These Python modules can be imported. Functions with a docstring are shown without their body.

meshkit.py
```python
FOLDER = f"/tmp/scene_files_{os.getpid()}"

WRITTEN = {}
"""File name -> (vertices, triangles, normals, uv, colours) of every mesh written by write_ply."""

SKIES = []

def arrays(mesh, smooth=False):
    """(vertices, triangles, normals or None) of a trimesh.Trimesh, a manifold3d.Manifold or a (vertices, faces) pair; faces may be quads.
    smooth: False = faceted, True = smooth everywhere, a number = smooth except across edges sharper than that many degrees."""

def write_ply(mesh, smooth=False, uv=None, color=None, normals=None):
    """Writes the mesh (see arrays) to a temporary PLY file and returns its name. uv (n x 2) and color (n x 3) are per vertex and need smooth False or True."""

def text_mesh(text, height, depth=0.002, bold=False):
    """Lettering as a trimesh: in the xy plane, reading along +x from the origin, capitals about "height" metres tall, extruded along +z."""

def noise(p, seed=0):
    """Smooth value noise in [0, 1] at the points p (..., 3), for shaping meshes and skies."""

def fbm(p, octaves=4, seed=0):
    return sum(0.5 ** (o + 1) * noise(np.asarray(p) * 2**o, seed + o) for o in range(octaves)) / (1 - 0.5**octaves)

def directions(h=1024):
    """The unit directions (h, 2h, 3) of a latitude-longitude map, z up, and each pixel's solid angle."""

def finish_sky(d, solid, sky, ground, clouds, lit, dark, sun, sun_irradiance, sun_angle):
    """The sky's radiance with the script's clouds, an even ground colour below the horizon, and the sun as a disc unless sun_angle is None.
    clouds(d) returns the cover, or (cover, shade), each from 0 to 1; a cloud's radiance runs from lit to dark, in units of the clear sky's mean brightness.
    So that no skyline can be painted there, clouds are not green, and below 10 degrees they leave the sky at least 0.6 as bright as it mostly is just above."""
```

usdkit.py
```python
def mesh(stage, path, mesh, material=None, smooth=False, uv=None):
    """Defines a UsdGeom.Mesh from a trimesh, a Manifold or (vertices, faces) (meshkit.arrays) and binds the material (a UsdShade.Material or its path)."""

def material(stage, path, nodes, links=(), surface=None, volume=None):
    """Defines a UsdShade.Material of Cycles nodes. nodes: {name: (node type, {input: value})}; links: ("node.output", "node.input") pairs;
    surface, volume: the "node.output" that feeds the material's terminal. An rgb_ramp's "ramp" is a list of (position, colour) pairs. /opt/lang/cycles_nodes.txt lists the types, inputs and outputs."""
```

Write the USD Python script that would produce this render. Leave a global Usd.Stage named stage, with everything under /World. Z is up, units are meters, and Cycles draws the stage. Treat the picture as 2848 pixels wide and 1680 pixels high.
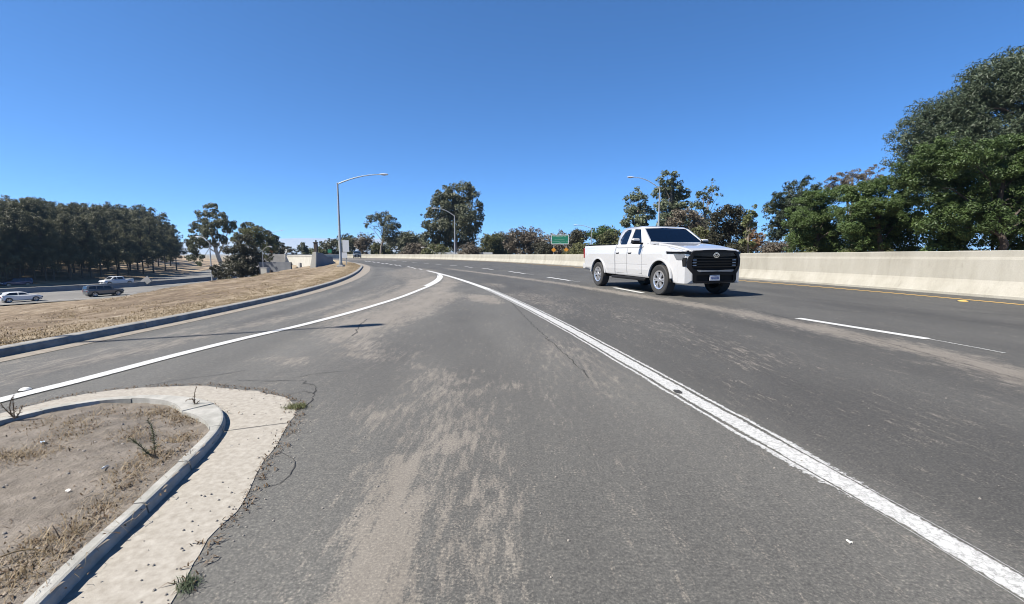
import math, random, numpy as np, trimesh, shapely, usdkit, meshkit
import manifold3d as m3
from manifold3d import Manifold, CrossSection
from shapely.geometry import Polygon, LineString
from pxr import Usd, UsdGeom, UsdLux, UsdShade, Sdf, Gf, Vt

stage = Usd.Stage.CreateInMemory()
UsdGeom.SetStageUpAxis(stage, 'Z')
UsdGeom.Xform.Define(stage, '/World')
UsdGeom.Scope.Define(stage, '/World/Looks')
PI = math.pi
HAZE = 0.9e-4

# ------------------------------------------------------------------ camera
F, HS, EYE = 1244.0, 705.0, 1.18              # focal length and horizon in the photograph's own pixels, eye height
PITCH = math.atan((840 - HS) / F)
cam = UsdGeom.Camera.Define(stage, '/World/camera')
cam.CreateHorizontalApertureAttr(36.0)
cam.CreateFocalLengthAttr(36.0 * F / 2848)
cam.CreateClippingRangeAttr(Gf.Vec2f(0.05, 60000))
cam.CreateExposureAttr(1.5)
cx = UsdGeom.Xformable(cam)
cx.AddTranslateOp().Set(Gf.Vec3d(0, 0, EYE))
cx.AddRotateXOp().Set(90 - math.degrees(PITCH))

# ------------------------------------------------------------------ sky and sun
SUN_EL = math.radians(50)
SAZ = np.array([-0.917, -0.40]); SAZ /= np.linalg.norm(SAZ)
sun_dir = np.array([SAZ[0] * math.cos(SUN_EL), SAZ[1] * math.cos(SUN_EL), math.sin(SUN_EL)])
sky = UsdLux.DomeLight.Define(stage, '/World/sky')
sky.GetPrim().SetCustomDataByKey('kind', 'structure')
sky.GetPrim().SetCustomDataByKey('label', 'clear deep blue sky paling towards the horizon')
sky.GetPrim().SetCustomDataByKey('category', 'sky')
skym = usdkit.material(stage, '/World/Looks/sky', {'s': ('sky_texture', {'sky_type': 'single_scattering', 'sun_disc': False, 'sun_elevation': SUN_EL, 'sun_rotation': math.atan2(SAZ[0], SAZ[1]), 'altitude': 100.0, 'air_density': 0.55, 'aerosol_density': 0.0, 'ozone_density': 5.0}), 'h': ('gamma', {'gamma': 0.82}), 'm': ('mix', {'mix_type': 'multiply', 'fac': 1.0, 'color2': (.41, .92, 1.40)}), 'b': ('background_shader', {'strength': 0.063})}, [('s.color', 'h.color'), ('h.color', 'm.color1'), ('m.color', 'b.color')], surface='b.background')
UsdShade.MaterialBindingAPI.Apply(sky.GetPrim()).Bind(skym)
sun = UsdLux.DistantLight.Define(stage, '/World/sun')
sun.CreateNormalizeAttr(True); sun.CreateIntensityAttr(1.25); sun.CreateAngleAttr(0.53); sun.CreateColorAttr(Gf.Vec3f(1, 0.95, 0.87))
zax = Gf.Vec3d(*sun_dir); xax = Gf.Cross(Gf.Vec3d(0, 0, 1), zax).GetNormalized(); yax = Gf.Cross(zax, xax)
UsdGeom.Xformable(sun).AddTransformOp().Set(Gf.Matrix4d(xax[0], xax[1], xax[2], 0, yax[0], yax[1], yax[2], 0, zax[0], zax[1], zax[2], 0, 0, 0, 0, 1))

# ------------------------------------------------------------------ where things of the photograph stand
def ray(u, v):
    a, b = (u - 1424) / F, (840 - v) / F
    return np.array([a, math.cos(PITCH) + b * math.sin(PITCH), -math.sin(PITCH) + b * math.cos(PITCH)])
K = 2848 / 2516
def G(x, y, z=0.0):                            # survey a point of the ground at level z
    d = ray(x * K, y * K); t = (z - EYE) / d[2]
    return np.array([d[0] * t, d[1] * t])
def AT(x, y, Y):                               # survey a point at distance Y
    d = ray(x * K, y * K); t = Y / d[1]
    return np.array([d[0] * t, Y, EYE + d[2] * t])
def S6(x, y, z=0.0): return G((x / 2.182) / K, (1000 + y / 2.182) / K, z)
def S3(x, y, z=0.0): return G((300 + x / 5.3) / K, (1040 + y / 5.3) / K, z)
def S7(x, y, z=0.0): return G((960 + x / 3.93) / K, (680 + y / 3.93) / K, z)
def SC(x, y, z=0.0): return G((900 + x / 1.9025) / K, (900 + y / 1.9025) / K, z)
def S4(x, y, z=0.0): return G((300 + x / 3.594) / K, (880 + y / 3.594) / K, z)

# ------------------------------------------------------------------ prims
taken = {}
def numbered(name, parent='/World'):
    k = (str(parent), name); n = taken.get(k, 0); taken[k] = n + 1
    return f'{parent}/{name}' if n == 0 else f'{parent}/{name}_{n:03d}'
def path_of(p): return '/World' if p is None else (str(p) if isinstance(p, str) else str(p.GetPath()))
def tag(prim, label=None, cat=None, group=None, kind=None):
    for k, v in (('label', label), ('category', cat), ('group', group), ('kind', kind)):
        if v: prim.SetCustomDataByKey(k, v)
    return prim
def obj(name, mesh, mat, parent=None, smooth=False, attrs=None):
    m = usdkit.mesh(stage, numbered(name, path_of(parent)), mesh, M[mat], smooth)
    for k, v in (attrs or {}).items():
        UsdGeom.PrimvarsAPI(m).CreatePrimvar(k, Sdf.ValueTypeNames.FloatArray, 'vertex').Set(Vt.FloatArray.FromNumpy(np.asarray(v, np.float32)))
    return m.GetPrim()
def thing(name, label=None, cat=None, loc=(0, 0, 0), rz=0.0, group=None, kind=None, scale=None):
    x = UsdGeom.Xform.Define(stage, numbered(name))
    x.AddTranslateOp().Set(Gf.Vec3d(*map(float, loc)))
    if rz: x.AddRotateZOp().Set(math.degrees(rz))
    if scale is not None: x.AddScaleOp().Set(Gf.Vec3f(*map(float, scale)))
    return tag(x.GetPrim(), label, cat, group, kind)
def copy_of(src, label, loc, rz=0.0, scale=None, cat=None, group=None):
    was = src.GetCustomData()
    base = src.GetName(); base = base[:-4] if base[-4] == '_' and base[-3:].isdigit() else base
    t = thing(base, label, cat or was['category'], loc, rz, group or was.get('group'), None, scale)
    t.GetReferences().AddInternalReference(src.GetPath()); t.SetInstanceable(True)
    return t

# ------------------------------------------------------------------ shapes
def cat(ms): return trimesh.util.concatenate(ms)
def box(sx, sy, sz, c=(0, 0, 0), rz=0):
    b = trimesh.creation.box((sx, sy, sz)); 
    if rz: b.apply_transform(trimesh.transformations.rotation_matrix(rz, [0, 0, 1]))
    b.apply_translation(c); return b
def cyl(r, h, c=(0, 0, 0), axis='z', n=20):
    b = trimesh.creation.cylinder(radius=r, height=h, sections=n)
    if axis == 'y': b.apply_transform(trimesh.transformations.rotation_matrix(PI / 2, [1, 0, 0]))
    if axis == 'x': b.apply_transform(trimesh.transformations.rotation_matrix(PI / 2, [0, 1, 0]))
    b.apply_translation(c); return b
def tube(pts, radii, n=6, caps=True):
    P = np.asarray(pts, float); R = np.broadcast_to(np.asarray(radii, float), (len(P),))
    T = np.gradient(P, axis=0); T /= np.maximum(np.linalg.norm(T, axis=1, keepdims=True), 1e-9)
    ref = np.array([0, 0, 1.0]) if abs(T[0][2]) < .9 else np.array([1.0, 0, 0])
    V = []; a = np.arange(n) * 2 * PI / n
    for p, t, r in zip(P, T, R):
        u = np.cross(t, ref); u /= max(np.linalg.norm(u), 1e-9); w = np.cross(u, t)
        V.append(p + r * (np.cos(a)[:, None] * u + np.sin(a)[:, None] * w))
    V = np.vstack(V); Fc = []
    for i in range(len(P) - 1):
        for j in range(n):
            k = (j + 1) % n
            Fc += [[i * n + j, i * n + k, (i + 1) * n + k], [i * n + j, (i + 1) * n + k, (i + 1) * n + j]]
    if caps:
        for j in range(1, n - 1):
            Fc += [[0, j + 1, j], [(len(P) - 1) * n, (len(P) - 1) * n + j, (len(P) - 1) * n + j + 1]]
    m = trimesh.Trimesh(V, Fc, process=False); m.fix_normals(); return m
def grid_faces(nr, nc):
    i, j = np.meshgrid(np.arange(nr - 1), np.arange(nc - 1), indexing='ij')
    a = (i * nc + j).ravel()
    return np.vstack([np.stack([a, a + 1, a + nc + 1], 1), np.stack([a, a + nc + 1, a + nc], 1)])
def resample(P, step):
    P = np.asarray(P, float); d = np.r_[0, np.cumsum(np.linalg.norm(np.diff(P, axis=0), axis=1))]
    n = max(2, int(d[-1] / step) + 1); s = np.linspace(0, d[-1], n)
    return np.stack([np.interp(s, d, P[:, k]) for k in range(P.shape[1])], 1)
def smooth_path(P, step):
    from scipy.interpolate import PchipInterpolator
    P = np.asarray(P, float); d = np.r_[0, np.cumsum(np.linalg.norm(np.diff(P, axis=0), axis=1))]
    n = max(2, int(d[-1] / step) + 1); s = np.linspace(0, d[-1], n)
    return np.stack([PchipInterpolator(d, P[:, k])(s) for k in range(P.shape[1])], 1)
def normals2(P):
    T = np.gradient(P, axis=0); T /= np.maximum(np.linalg.norm(T, axis=1, keepdims=True), 1e-9)
    return np.stack([-T[:, 1], T[:, 0]], 1)   # left of the travel direction
def sweep(P, section, N=None):
    """Sweep a section of (offset to the left, height) along a plan path."""
    P = np.asarray(P, float); N = normals2(P) if N is None else N; sec = np.asarray(section, float)
    V = np.concatenate([np.concatenate([P[:, None, :] + N[:, None, :] * sec[None, :, :1], np.broadcast_to(sec[None, :, 1:], (len(P), len(sec), 1))], 2)]).reshape(-1, 3)
    m = trimesh.Trimesh(V, grid_faces(len(P), len(sec)), process=False)
    return m
def closed_sweep(P, section, N=None, capped=True):
    sec = np.vstack([section, section[:1]])
    m = sweep(P, sec, N); n = len(sec); k = len(P)
    caps = [[0, j, j + 1] for j in range(1, n - 2)] + [[(k - 1) * n, (k - 1) * n + j + 1, (k - 1) * n + j] for j in range(1, n - 2)]
    m = trimesh.Trimesh(m.vertices, np.vstack([m.faces, caps]) if capped else m.faces, process=False)
    m.merge_vertices(); m.fix_normals(); return m
def ribbon(P, w, z, cols=2):
    """A painted band along a path, with its across coordinate from -1 to 1."""
    N = normals2(P); a = np.linspace(-1, 1, cols)
    V = np.concatenate([np.concatenate([P[:, None, :] + N[:, None, :] * (a[None, :, None] * w / 2), np.full((len(P), cols, 1), z)], 2)]).reshape(-1, 3)
    m = trimesh.Trimesh(V, grid_faces(len(P), cols)[:, ::-1], process=False)
    if m.face_normals[:, 2].mean() < 0: m = trimesh.Trimesh(V, m.faces[:, ::-1], process=False)
    return m, np.tile(a, len(P))

# ------------------------------------------------------------------ materials
M = {}
ALB = .68
def alb(c): return tuple(v * ALB for v in c)
def mat(name, nodes, links, surface='p.BSDF', volume=None):
    M[name] = usdkit.material(stage, f'/World/Looks/{name}', nodes, links, surface=surface, volume=volume); return M[name]
def plain(name, col, rough=0.6, metal=0.0, **kw):
    if not metal: col = alb(col)
    mat(name, {'p': ('principled_bsdf', {'base_color': col, 'roughness': rough, 'metallic': metal, **kw})}, [])
def noisy(name, c1, c2, scale=4.0, rough=0.85, bump=0.0, bscale=40.0, lo=.35, hi=.65, detail=6, stretch=(1, 1, 1), spec=.3):
    c1, c2 = alb(c1), alb(c2)
    nodes = {'g': ('geometry', {}), 'mp': ('mapping', {'scale': stretch}), 'n': ('noise_texture', {'scale': scale, 'detail': detail, 'roughness': .62}),
             'r': ('rgb_ramp', {'ramp': [(0, c1), (lo, c1), (hi, c2), (1, c2)]}), 'p': ('principled_bsdf', {'roughness': rough, 'specular_ior_level': spec})}
    links = [('g.position', 'mp.vector'), ('mp.vector', 'n.vector'), ('n.fac', 'r.fac'), ('r.color', 'p.base_color')]
    if bump:
        nodes['n2'] = ('noise_texture', {'scale': bscale, 'detail': 5, 'roughness': .65}); nodes['b'] = ('bump', {'strength': .7, 'distance': bump})
        links += [('g.position', 'n2.vector'), ('n2.fac', 'b.height'), ('b.normal', 'p.normal')]
    mat(name, nodes, links)

def asphalt(name, dark, light):
    dark, light = alb(dark), alb(light)
    nodes = {'g': ('geometry', {}),
             'mp': ('mapping', {'scale': (1.0, .28, 1.0), 'rotation': (0, 0, -.12)}),
             'big': ('noise_texture', {'scale': .9, 'detail': 5, 'roughness': .6}),
             'mid': ('noise_texture', {'scale': 3.2, 'detail': 9, 'roughness': .72}),
             'mp2': ('mapping', {'scale': (1.0, .20, 1.0), 'rotation': (0, 0, .05)}), 'wear': ('noise_texture', {'scale': 20, 'detail': 8, 'roughness': .78}),
             'ag2': ('noise_texture', {'scale': 24, 'detail': 7, 'roughness': .8}), 'agr2': ('rgb_ramp', {'ramp': [(.32, (.74, .74, .74)), (.5, (1, 1, 1)), (.66, (1.30, 1.29, 1.26))]}), 'mul2': ('mix', {'mix_type': 'multiply', 'fac': 1.0}), 'ag': ('noise_texture', {'scale': 82, 'detail': 4, 'roughness': .8}),
             'stones': ('voronoi_texture', {'scale': 95, 'feature': 'f1'}),
             'base': ('rgb_ramp', {'ramp': [(.3, dark), (.7, light)]}),
             'agr': ('rgb_ramp', {'ramp': [(.30, (.45, .45, .45)), (.45, (.85, .85, .85)), (.55, (1.1, 1.1, 1.08)), (.62, (1.6, 1.58, 1.5)), (.72, (2.6, 2.55, 2.4))]}),
             'spk': ('white_noise_texture', {}),
             'mul': ('mix', {'mix_type': 'multiply', 'fac': 1.0}),
             'dustc': ('rgb_ramp', {'ramp': [(.3, alb((.180, .157, .131))), (.7, alb((.255, .228, .195)))]}),
             'dustm': ('mix', {'mix_type': 'multiply', 'fac': .5}),
             'at': ('attribute', {'attribute': 'dust'}),
             'w1': ('math', {'math_type': 'subtract', 'value2': .5}), 'w2': ('math', {'math_type': 'multiply', 'value2': 2.2}),
             'm1': ('math', {'math_type': 'subtract', 'value2': .5}), 'm2': ('math', {'math_type': 'multiply', 'value2': .9}),
             'a1': ('math', {'math_type': 'add'}), 'a2': ('math', {'math_type': 'add'}),
             'sm': ('map_range', {'range_type': 'smoothstep', 'from_min': .38, 'from_max': .80, 'to_min': 0, 'to_max': .66, 'clamp': True}), 'g1': ('math', {'math_type': 'multiply_add', 'value2': 1.1, 'value3': -.55}), 'a3': ('math', {'math_type': 'add'}),
             'fin': ('mix', {'mix_type': 'mix'}), 'tn': ('attribute', {'attribute': 'tone'}), 'tm': ('mix', {'mix_type': 'multiply', 'fac': 1.0}),
             'b': ('bump', {'strength': .22, 'distance': .003}),
             'p': ('principled_bsdf', {'roughness': .82, 'specular_ior_level': .35})}
    links = [('g.position', 'mp.vector'), ('g.position', 'ag.vector'), ('g.position', 'stones.vector'), ('mp.vector', 'big.vector'), ('mp.vector', 'mid.vector'), ('g.position', 'mp2.vector'), ('mp2.vector', 'wear.vector'),
             ('big.fac', 'base.fac'), ('ag.fac', 'agr.fac'), ('base.color', 'mul.color1'), ('agr.color', 'mul.color2'),
             ('mid.fac', 'dustc.fac'), ('dustc.color', 'dustm.color1'), ('agr.color', 'dustm.color2'),
             ('wear.fac', 'w1.value1'), ('w1.value', 'w2.value1'), ('mid.fac', 'm1.value1'), ('m1.value', 'm2.value1'),
             ('at.fac', 'a1.value1'), ('w2.value', 'a1.value2'), ('a1.value', 'a2.value1'), ('m2.value', 'a2.value2'), ('ag.fac', 'g1.value1'), ('a2.value', 'a3.value1'), ('g1.value', 'a3.value2'), ('a3.value', 'sm.value'),
             ('g.position', 'ag2.vector'), ('ag2.fac', 'agr2.fac'), ('mul.color', 'mul2.color1'), ('agr2.color', 'mul2.color2'), ('mul2.color', 'tm.color1'), ('tn.fac', 'tm.color2'), ('tm.color', 'fin.color1'), ('dustm.color', 'fin.color2'), ('sm.result', 'fin.fac'), ('fin.color', 'p.base_color'),
             ('ag.fac', 'b.height'), ('b.normal', 'p.normal')]
    mat(name, nodes, links)
asphalt('asphalt', (.070, .068, .064), (.108, .105, .097))
noisy('freeway_asphalt', (.13, .125, .115), (.175, .165, .15), scale=.35, stretch=(1, .3, 1))

def paint(name, col, worn, crk=0.0):
    """Road paint that has flaked: where it is gone one sees the road below."""
    col = alb(col)
    nodes = {'g': ('geometry', {}), 'n': ('noise_texture', {'scale': 38, 'detail': 6, 'roughness': .75}), 'n3': ('noise_texture', {'scale': 3.0, 'detail': 4}),
             'v': ('voronoi_texture', {'scale': 21, 'feature': 'distance_to_edge', 'detail': 1.5}), 'vr': ('rgb_ramp', {'ramp': [(0, (crk, crk, crk)), (.012, (crk, crk, crk)), (.04, (1, 1, 1)), (1, (1, 1, 1))]}),
             'nd': ('mix', {'mix_type': 'add', 'fac': .12}),
             'a': ('attribute', {'attribute': 'across'}), 'ab': ('math', {'math_type': 'absolute'}),
             'j': ('math', {'math_type': 'multiply_add', 'value2': .30, 'value3': -.15}), 'sum0': ('math', {'math_type': 'add'}), 'j2': ('math', {'math_type': 'multiply_add', 'value2': .34, 'value3': -.17}), 'sum': ('math', {'math_type': 'add'}),
             'prof': ('rgb_ramp', {'ramp': worn}),
             'th': ('math', {'math_type': 'multiply_add', 'value2': .9, 'value3': .03}),
             'cov': ('math', {'math_type': 'subtract'}), 'covs': ('map_range', {'range_type': 'smoothstep', 'from_min': -.05, 'from_max': .1, 'to_min': 0, 'to_max': 1, 'clamp': True}),
             'cr': ('math', {'math_type': 'multiply'}),
             'p': ('principled_bsdf', {'roughness': .65}), 'tone': ('rgb_ramp', {'ramp': [(.3, tuple(c * .82 for c in col)), (.6, col)]}),
             't': ('transparent_bsdf', {}), 'mx': ('mix_closure', {})}
    links = [('g.position', 'n.vector'), ('g.position', 'n3.vector'), ('g.position', 'nd.color1'), ('n.color', 'nd.color2'), ('nd.color', 'v.vector'), ('v.distance', 'vr.fac'), ('a.fac', 'ab.value1'), ('n3.fac', 'j.value1'), ('ab.value', 'sum0.value1'), ('j.value', 'sum0.value2'), ('n.fac', 'j2.value1'), ('sum0.value', 'sum.value1'), ('j2.value', 'sum.value2'),
             ('sum.value', 'prof.fac'), ('n.fac', 'th.value1'), ('prof.color', 'cov.value1'), ('th.value', 'cov.value2'), ('cov.value', 'covs.value'), ('covs.result', 'cr.value1'), ('vr.color', 'cr.value2'),
             ('n.fac', 'tone.fac'), ('tone.color', 'p.base_color'), ('t.BSDF', 'mx.closure1'), ('p.BSDF', 'mx.closure2'), ('cr.value', 'mx.fac')]
    mat(name, nodes, links, surface='mx.closure')
g_ = lambda v: (v, v, v)
paint('paint_cracked', (.50, .50, .485), [(0, g_(1)), (.40, g_(.92)), (.48, g_(.30)), (.66, g_(.24)), (.72, g_(.68)), (.86, g_(.58)), (.94, g_(.30)), (1, g_(.10))], .2)
paint('paint_white', (.54, .54, .525), [(0, g_(1)), (.80, g_(1)), (.95, g_(.6)), (1, g_(.45))], 1.0)
paint('paint_faded', (.5, .5, .48), [(0, g_(.62)), (.7, g_(.5)), (1, g_(.3))])
paint('paint_yellow', (.60, .36, .075), [(0, g_(1)), (.80, g_(1)), (.95, g_(.7)), (1, g_(.5))], 1.0)
noisy('gutter_concrete', (.240, .216, .180), (.365, .340, .296), scale=26, bump=.0015, bscale=150, lo=.3, hi=.7, detail=11)
noisy('kerb_weathered', (.165, .16, .15), (.27, .262, .245), scale=7, bump=.003, bscale=90)
noisy('gutter_dusty', (.19, .165, .135), (.27, .24, .20), scale=10, bump=.003, bscale=90)
noisy('kerb_concrete', (.25, .245, .22), (.37, .36, .33), scale=9, bump=.003, bscale=90)
mat('barrier_concrete', {'g': ('geometry', {}), 'm1': ('mapping', {'scale': (1, 1, .22)}), 'n1': ('noise_texture', {'scale': 1.1, 'detail': 8, 'roughness': .65}), 'n2': ('noise_texture', {'scale': 6.0, 'detail': 9, 'roughness': .75}), 'n3': ('noise_texture', {'scale': 45, 'detail': 5, 'roughness': .7}),
    'r1': ('rgb_ramp', {'ramp': [(.30, (.178, .166, .138)), (.48, (.222, .210, .178)), (.66, (.250, .238, .206))]}), 'r2': ('rgb_ramp', {'ramp': [(.28, (.78, .77, .75)), (.42, (.97, .97, .96)), (.7, (1.03, 1.03, 1.03))]}), 'r3': ('rgb_ramp', {'ramp': [(.3, (.86, .86, .86)), (.7, (1.1, 1.1, 1.1))]}),
    'x1': ('mix', {'mix_type': 'multiply', 'fac': 1.0}), 'x2': ('mix', {'mix_type': 'multiply', 'fac': 1.0}), 'b': ('bump', {'strength': .5, 'distance': .003}), 'p': ('principled_bsdf', {'roughness': .9, 'specular_ior_level': .2})},
    [('g.position', 'm1.vector'), ('m1.vector', 'n1.vector'), ('m1.vector', 'n2.vector'), ('g.position', 'n3.vector'), ('n1.fac', 'r1.fac'), ('n2.fac', 'r2.fac'), ('n3.fac', 'r3.fac'), ('r1.color', 'x1.color1'), ('r2.color', 'x1.color2'), ('x1.color', 'x2.color1'), ('r3.color', 'x2.color2'), ('x2.color', 'p.base_color'), ('n3.fac', 'b.height'), ('b.normal', 'p.normal')])
noisy('grey_concrete', (.26, .255, .245), (.33, .32, .305), scale=1.0)
noisy('pale_concrete', (.40, .385, .335), (.48, .455, .40), scale=1.0)
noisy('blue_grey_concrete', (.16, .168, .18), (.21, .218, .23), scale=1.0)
plain('crack_dark', (.02, .019, .018), .9)
noisy('island_dirt', (.095, .080, .064), (.200, .172, .142), scale=9, bump=.02, bscale=30, lo=.3, hi=.7, detail=10)
noisy('bank_dirt', (.17, .13, .088), (.33, .265, .18), scale=1.3, bump=.05, bscale=7, lo=.32, hi=.68, detail=10)
noisy('forest_floor', (.13, .095, .06), (.36, .27, .17), scale=.10, bump=.05, bscale=5, lo=.38, hi=.6, detail=8)
noisy('far_ground', (.16, .13, .08), (.26, .21, .13), scale=.02)
noisy('hill_scrub', (.20, .17, .13), (.28, .24, .19), scale=.002)
noisy('bark_grey', (.16, .13, .10), (.30, .26, .21), scale=5, stretch=(1, 1, .2), bump=.02, bscale=20)
noisy('bark_dark', (.045, .035, .028), (.10, .078, .06), scale=5, stretch=(1, 1, .25), bump=.02, bscale=20)
noisy('bark_pale', (.34, .31, .26), (.52, .48, .41), scale=3, stretch=(1, 1, .3))

def leaf(name, c1, c2, c3, trans=.25, nscale=.9):
    """Leaf faces: tone varies from leaf to leaf and from clump to clump."""
    nodes = {'g': ('geometry', {}), 'o': ('object_info', {}), 'n': ('noise_texture', {'scale': nscale, 'detail': 3}), 'add': ('math', {'math_type': 'multiply_add', 'value2': .45}),
             'sc': ('math', {'math_type': 'multiply_add', 'value2': .75}), 'ot': ('math', {'math_type': 'multiply_add', 'value2': .24, 'value3': -.27}),
             'r': ('rgb_ramp', {'ramp': [(0, c1), (.45, c2), (1, c3)]}),
             'd': ('principled_bsdf', {'roughness': .55, 'specular_ior_level': .35}), 't': ('translucent_bsdf', {}), 'mx': ('mix_closure', {'fac': trans})}
    links = [('g.position', 'n.vector'), ('o.random', 'ot.value1'), ('n.fac', 'sc.value1'), ('ot.value', 'sc.value3'), ('g.random_per_island', 'add.value1'), ('sc.result' if False else 'sc.value', 'add.value3'), ('add.value', 'r.fac'),
             ('r.color', 'd.base_color'), ('r.color', 't.color'), ('d.BSDF', 'mx.closure1'), ('t.BSDF', 'mx.closure2')]
    mat(name, nodes, links, surface='mx.closure')
leaf('pine_needles', (.045, .046, .022), (.098, .098, .048), (.165, .145, .080))
leaf('stone_pine_needles', (.024, .035, .020), (.058, .078, .043), (.105, .126, .068))
leaf('broad_leaves', (.034, .056, .016), (.073, .112, .030), (.14, .182, .055), trans=.28)
leaf('eucalyptus_leaves', (.050, .058, .034), (.098, .105, .062), (.160, .160, .100))
leaf('pale_eucalyptus_leaves', (.065, .082, .050), (.125, .145, .085), (.19, .205, .125))
leaf('olive_leaves', (.050, .055, .020), (.105, .108, .040), (.165, .16, .065))
leaf('grey_scrub_leaves', (.075, .062, .045), (.135, .115, .085), (.19, .165, .125))
leaf('dark_leaves', (.022, .022, .012), (.050, .048, .026), (.085, .075, .040))
leaf('light_leaves', (.10, .115, .045), (.18, .19, .08), (.26, .265, .13))
leaf('rusty_leaves', (.11, .065, .032), (.20, .115, .055), (.27, .17, .09))
leaf('dry_grass', (.13, .095, .05), (.20, .15, .085), (.29, .235, .145), trans=.2, nscale=2)
leaf('brown_litter', (.055, .034, .018), (.11, .07, .034), (.20, .15, .09), trans=.1, nscale=3)
leaf('weed_green', (.035, .05, .025), (.07, .09, .045), (.11, .13, .07))

def carpaint(name, col, coat=1.0):
    mat(name, {'bv': ('bevel', {'samples': 6, 'radius': .018}), 'p': ('principled_bsdf', {'base_color': col, 'roughness': .35, 'coat_weight': coat, 'coat_roughness': .04, 'specular_ior_level': .4})},
        [('bv.bevel', 'p.normal'), ('bv.bevel', 'p.coat_normal')])
carpaint('white_paint', (.32, .32, .32)); carpaint('silver_white_paint', (.40, .41, .42)); carpaint('dark_grey_paint', (.045, .047, .050)); carpaint('blue_paint', (.012, .02, .055)); carpaint('slate_paint', (.035, .045, .055))
plain('black_plastic', (.008, .008, .009), .6, specular_ior_level=.18); plain('gloss_black', (.005, .005, .006), .22, specular_ior_level=.3); plain('rubber', (.022, .021, .020), .8)
plain('under_black', (.006, .006, .006), .9); plain('alloy', (.62, .62, .63), .3, .85); plain('chrome', (.75, .75, .76), .12, 1.0); plain('lamp_white', (.60, .61, .63), .2); plain('headlight_lens', (.13, .135, .145), .12)
plain('seat_dark', (.09, .09, .095), .8); plain('red_lens', (.25, .01, .01), .2); plain('plate_white', (.66, .66, .70), .45); plain('plate_blue', (.06, .08, .22), .5)
plain('galvanised', (.24, .25, .255), .5, .25); plain('galvanised_dark', (.18, .185, .19), .5, .25); plain('lamp_head_grey', (.46, .46, .45), .45)
plain('sign_green', (.012, .17, .095), .4); plain('sign_white', (.75, .76, .74), .5); plain('sign_back', (.40, .41, .42), .45, .4); plain('amber', (.58, .25, .02), .45); plain('orange', (.70, .26, .07), .5)
plain('paper', (.78, .76, .68), .8); plain('rust_brown', (.045, .030, .022), .8); plain('marker_white', (.72, .71, .66), .5); plain('marker_yellow', (.75, .5, .12), .5)
mat('window_glass', {'f': ('fresnel', {'IOR': 1.75}), 't': ('transparent_bsdf', {'color': (.50, .54, .58)}), 'g': ('glossy_bsdf', {'roughness': .03, 'color': (.9, .93, 1)}), 'mx': ('mix_closure', {})},
    [('f.fac', 'mx.fac'), ('t.BSDF', 'mx.closure1'), ('g.BSDF', 'mx.closure2')], surface='mx.closure')
mat('clear_glass', {'f': ('fresnel', {'IOR': 1.5}), 't': ('transparent_bsdf', {'color': (.85, .88, .88)}), 'g': ('glossy_bsdf', {'roughness': .03}), 'mx': ('mix_closure', {})},
    [('f.fac', 'mx.fac'), ('t.BSDF', 'mx.closure1'), ('g.BSDF', 'mx.closure2')], surface='mx.closure')
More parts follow.
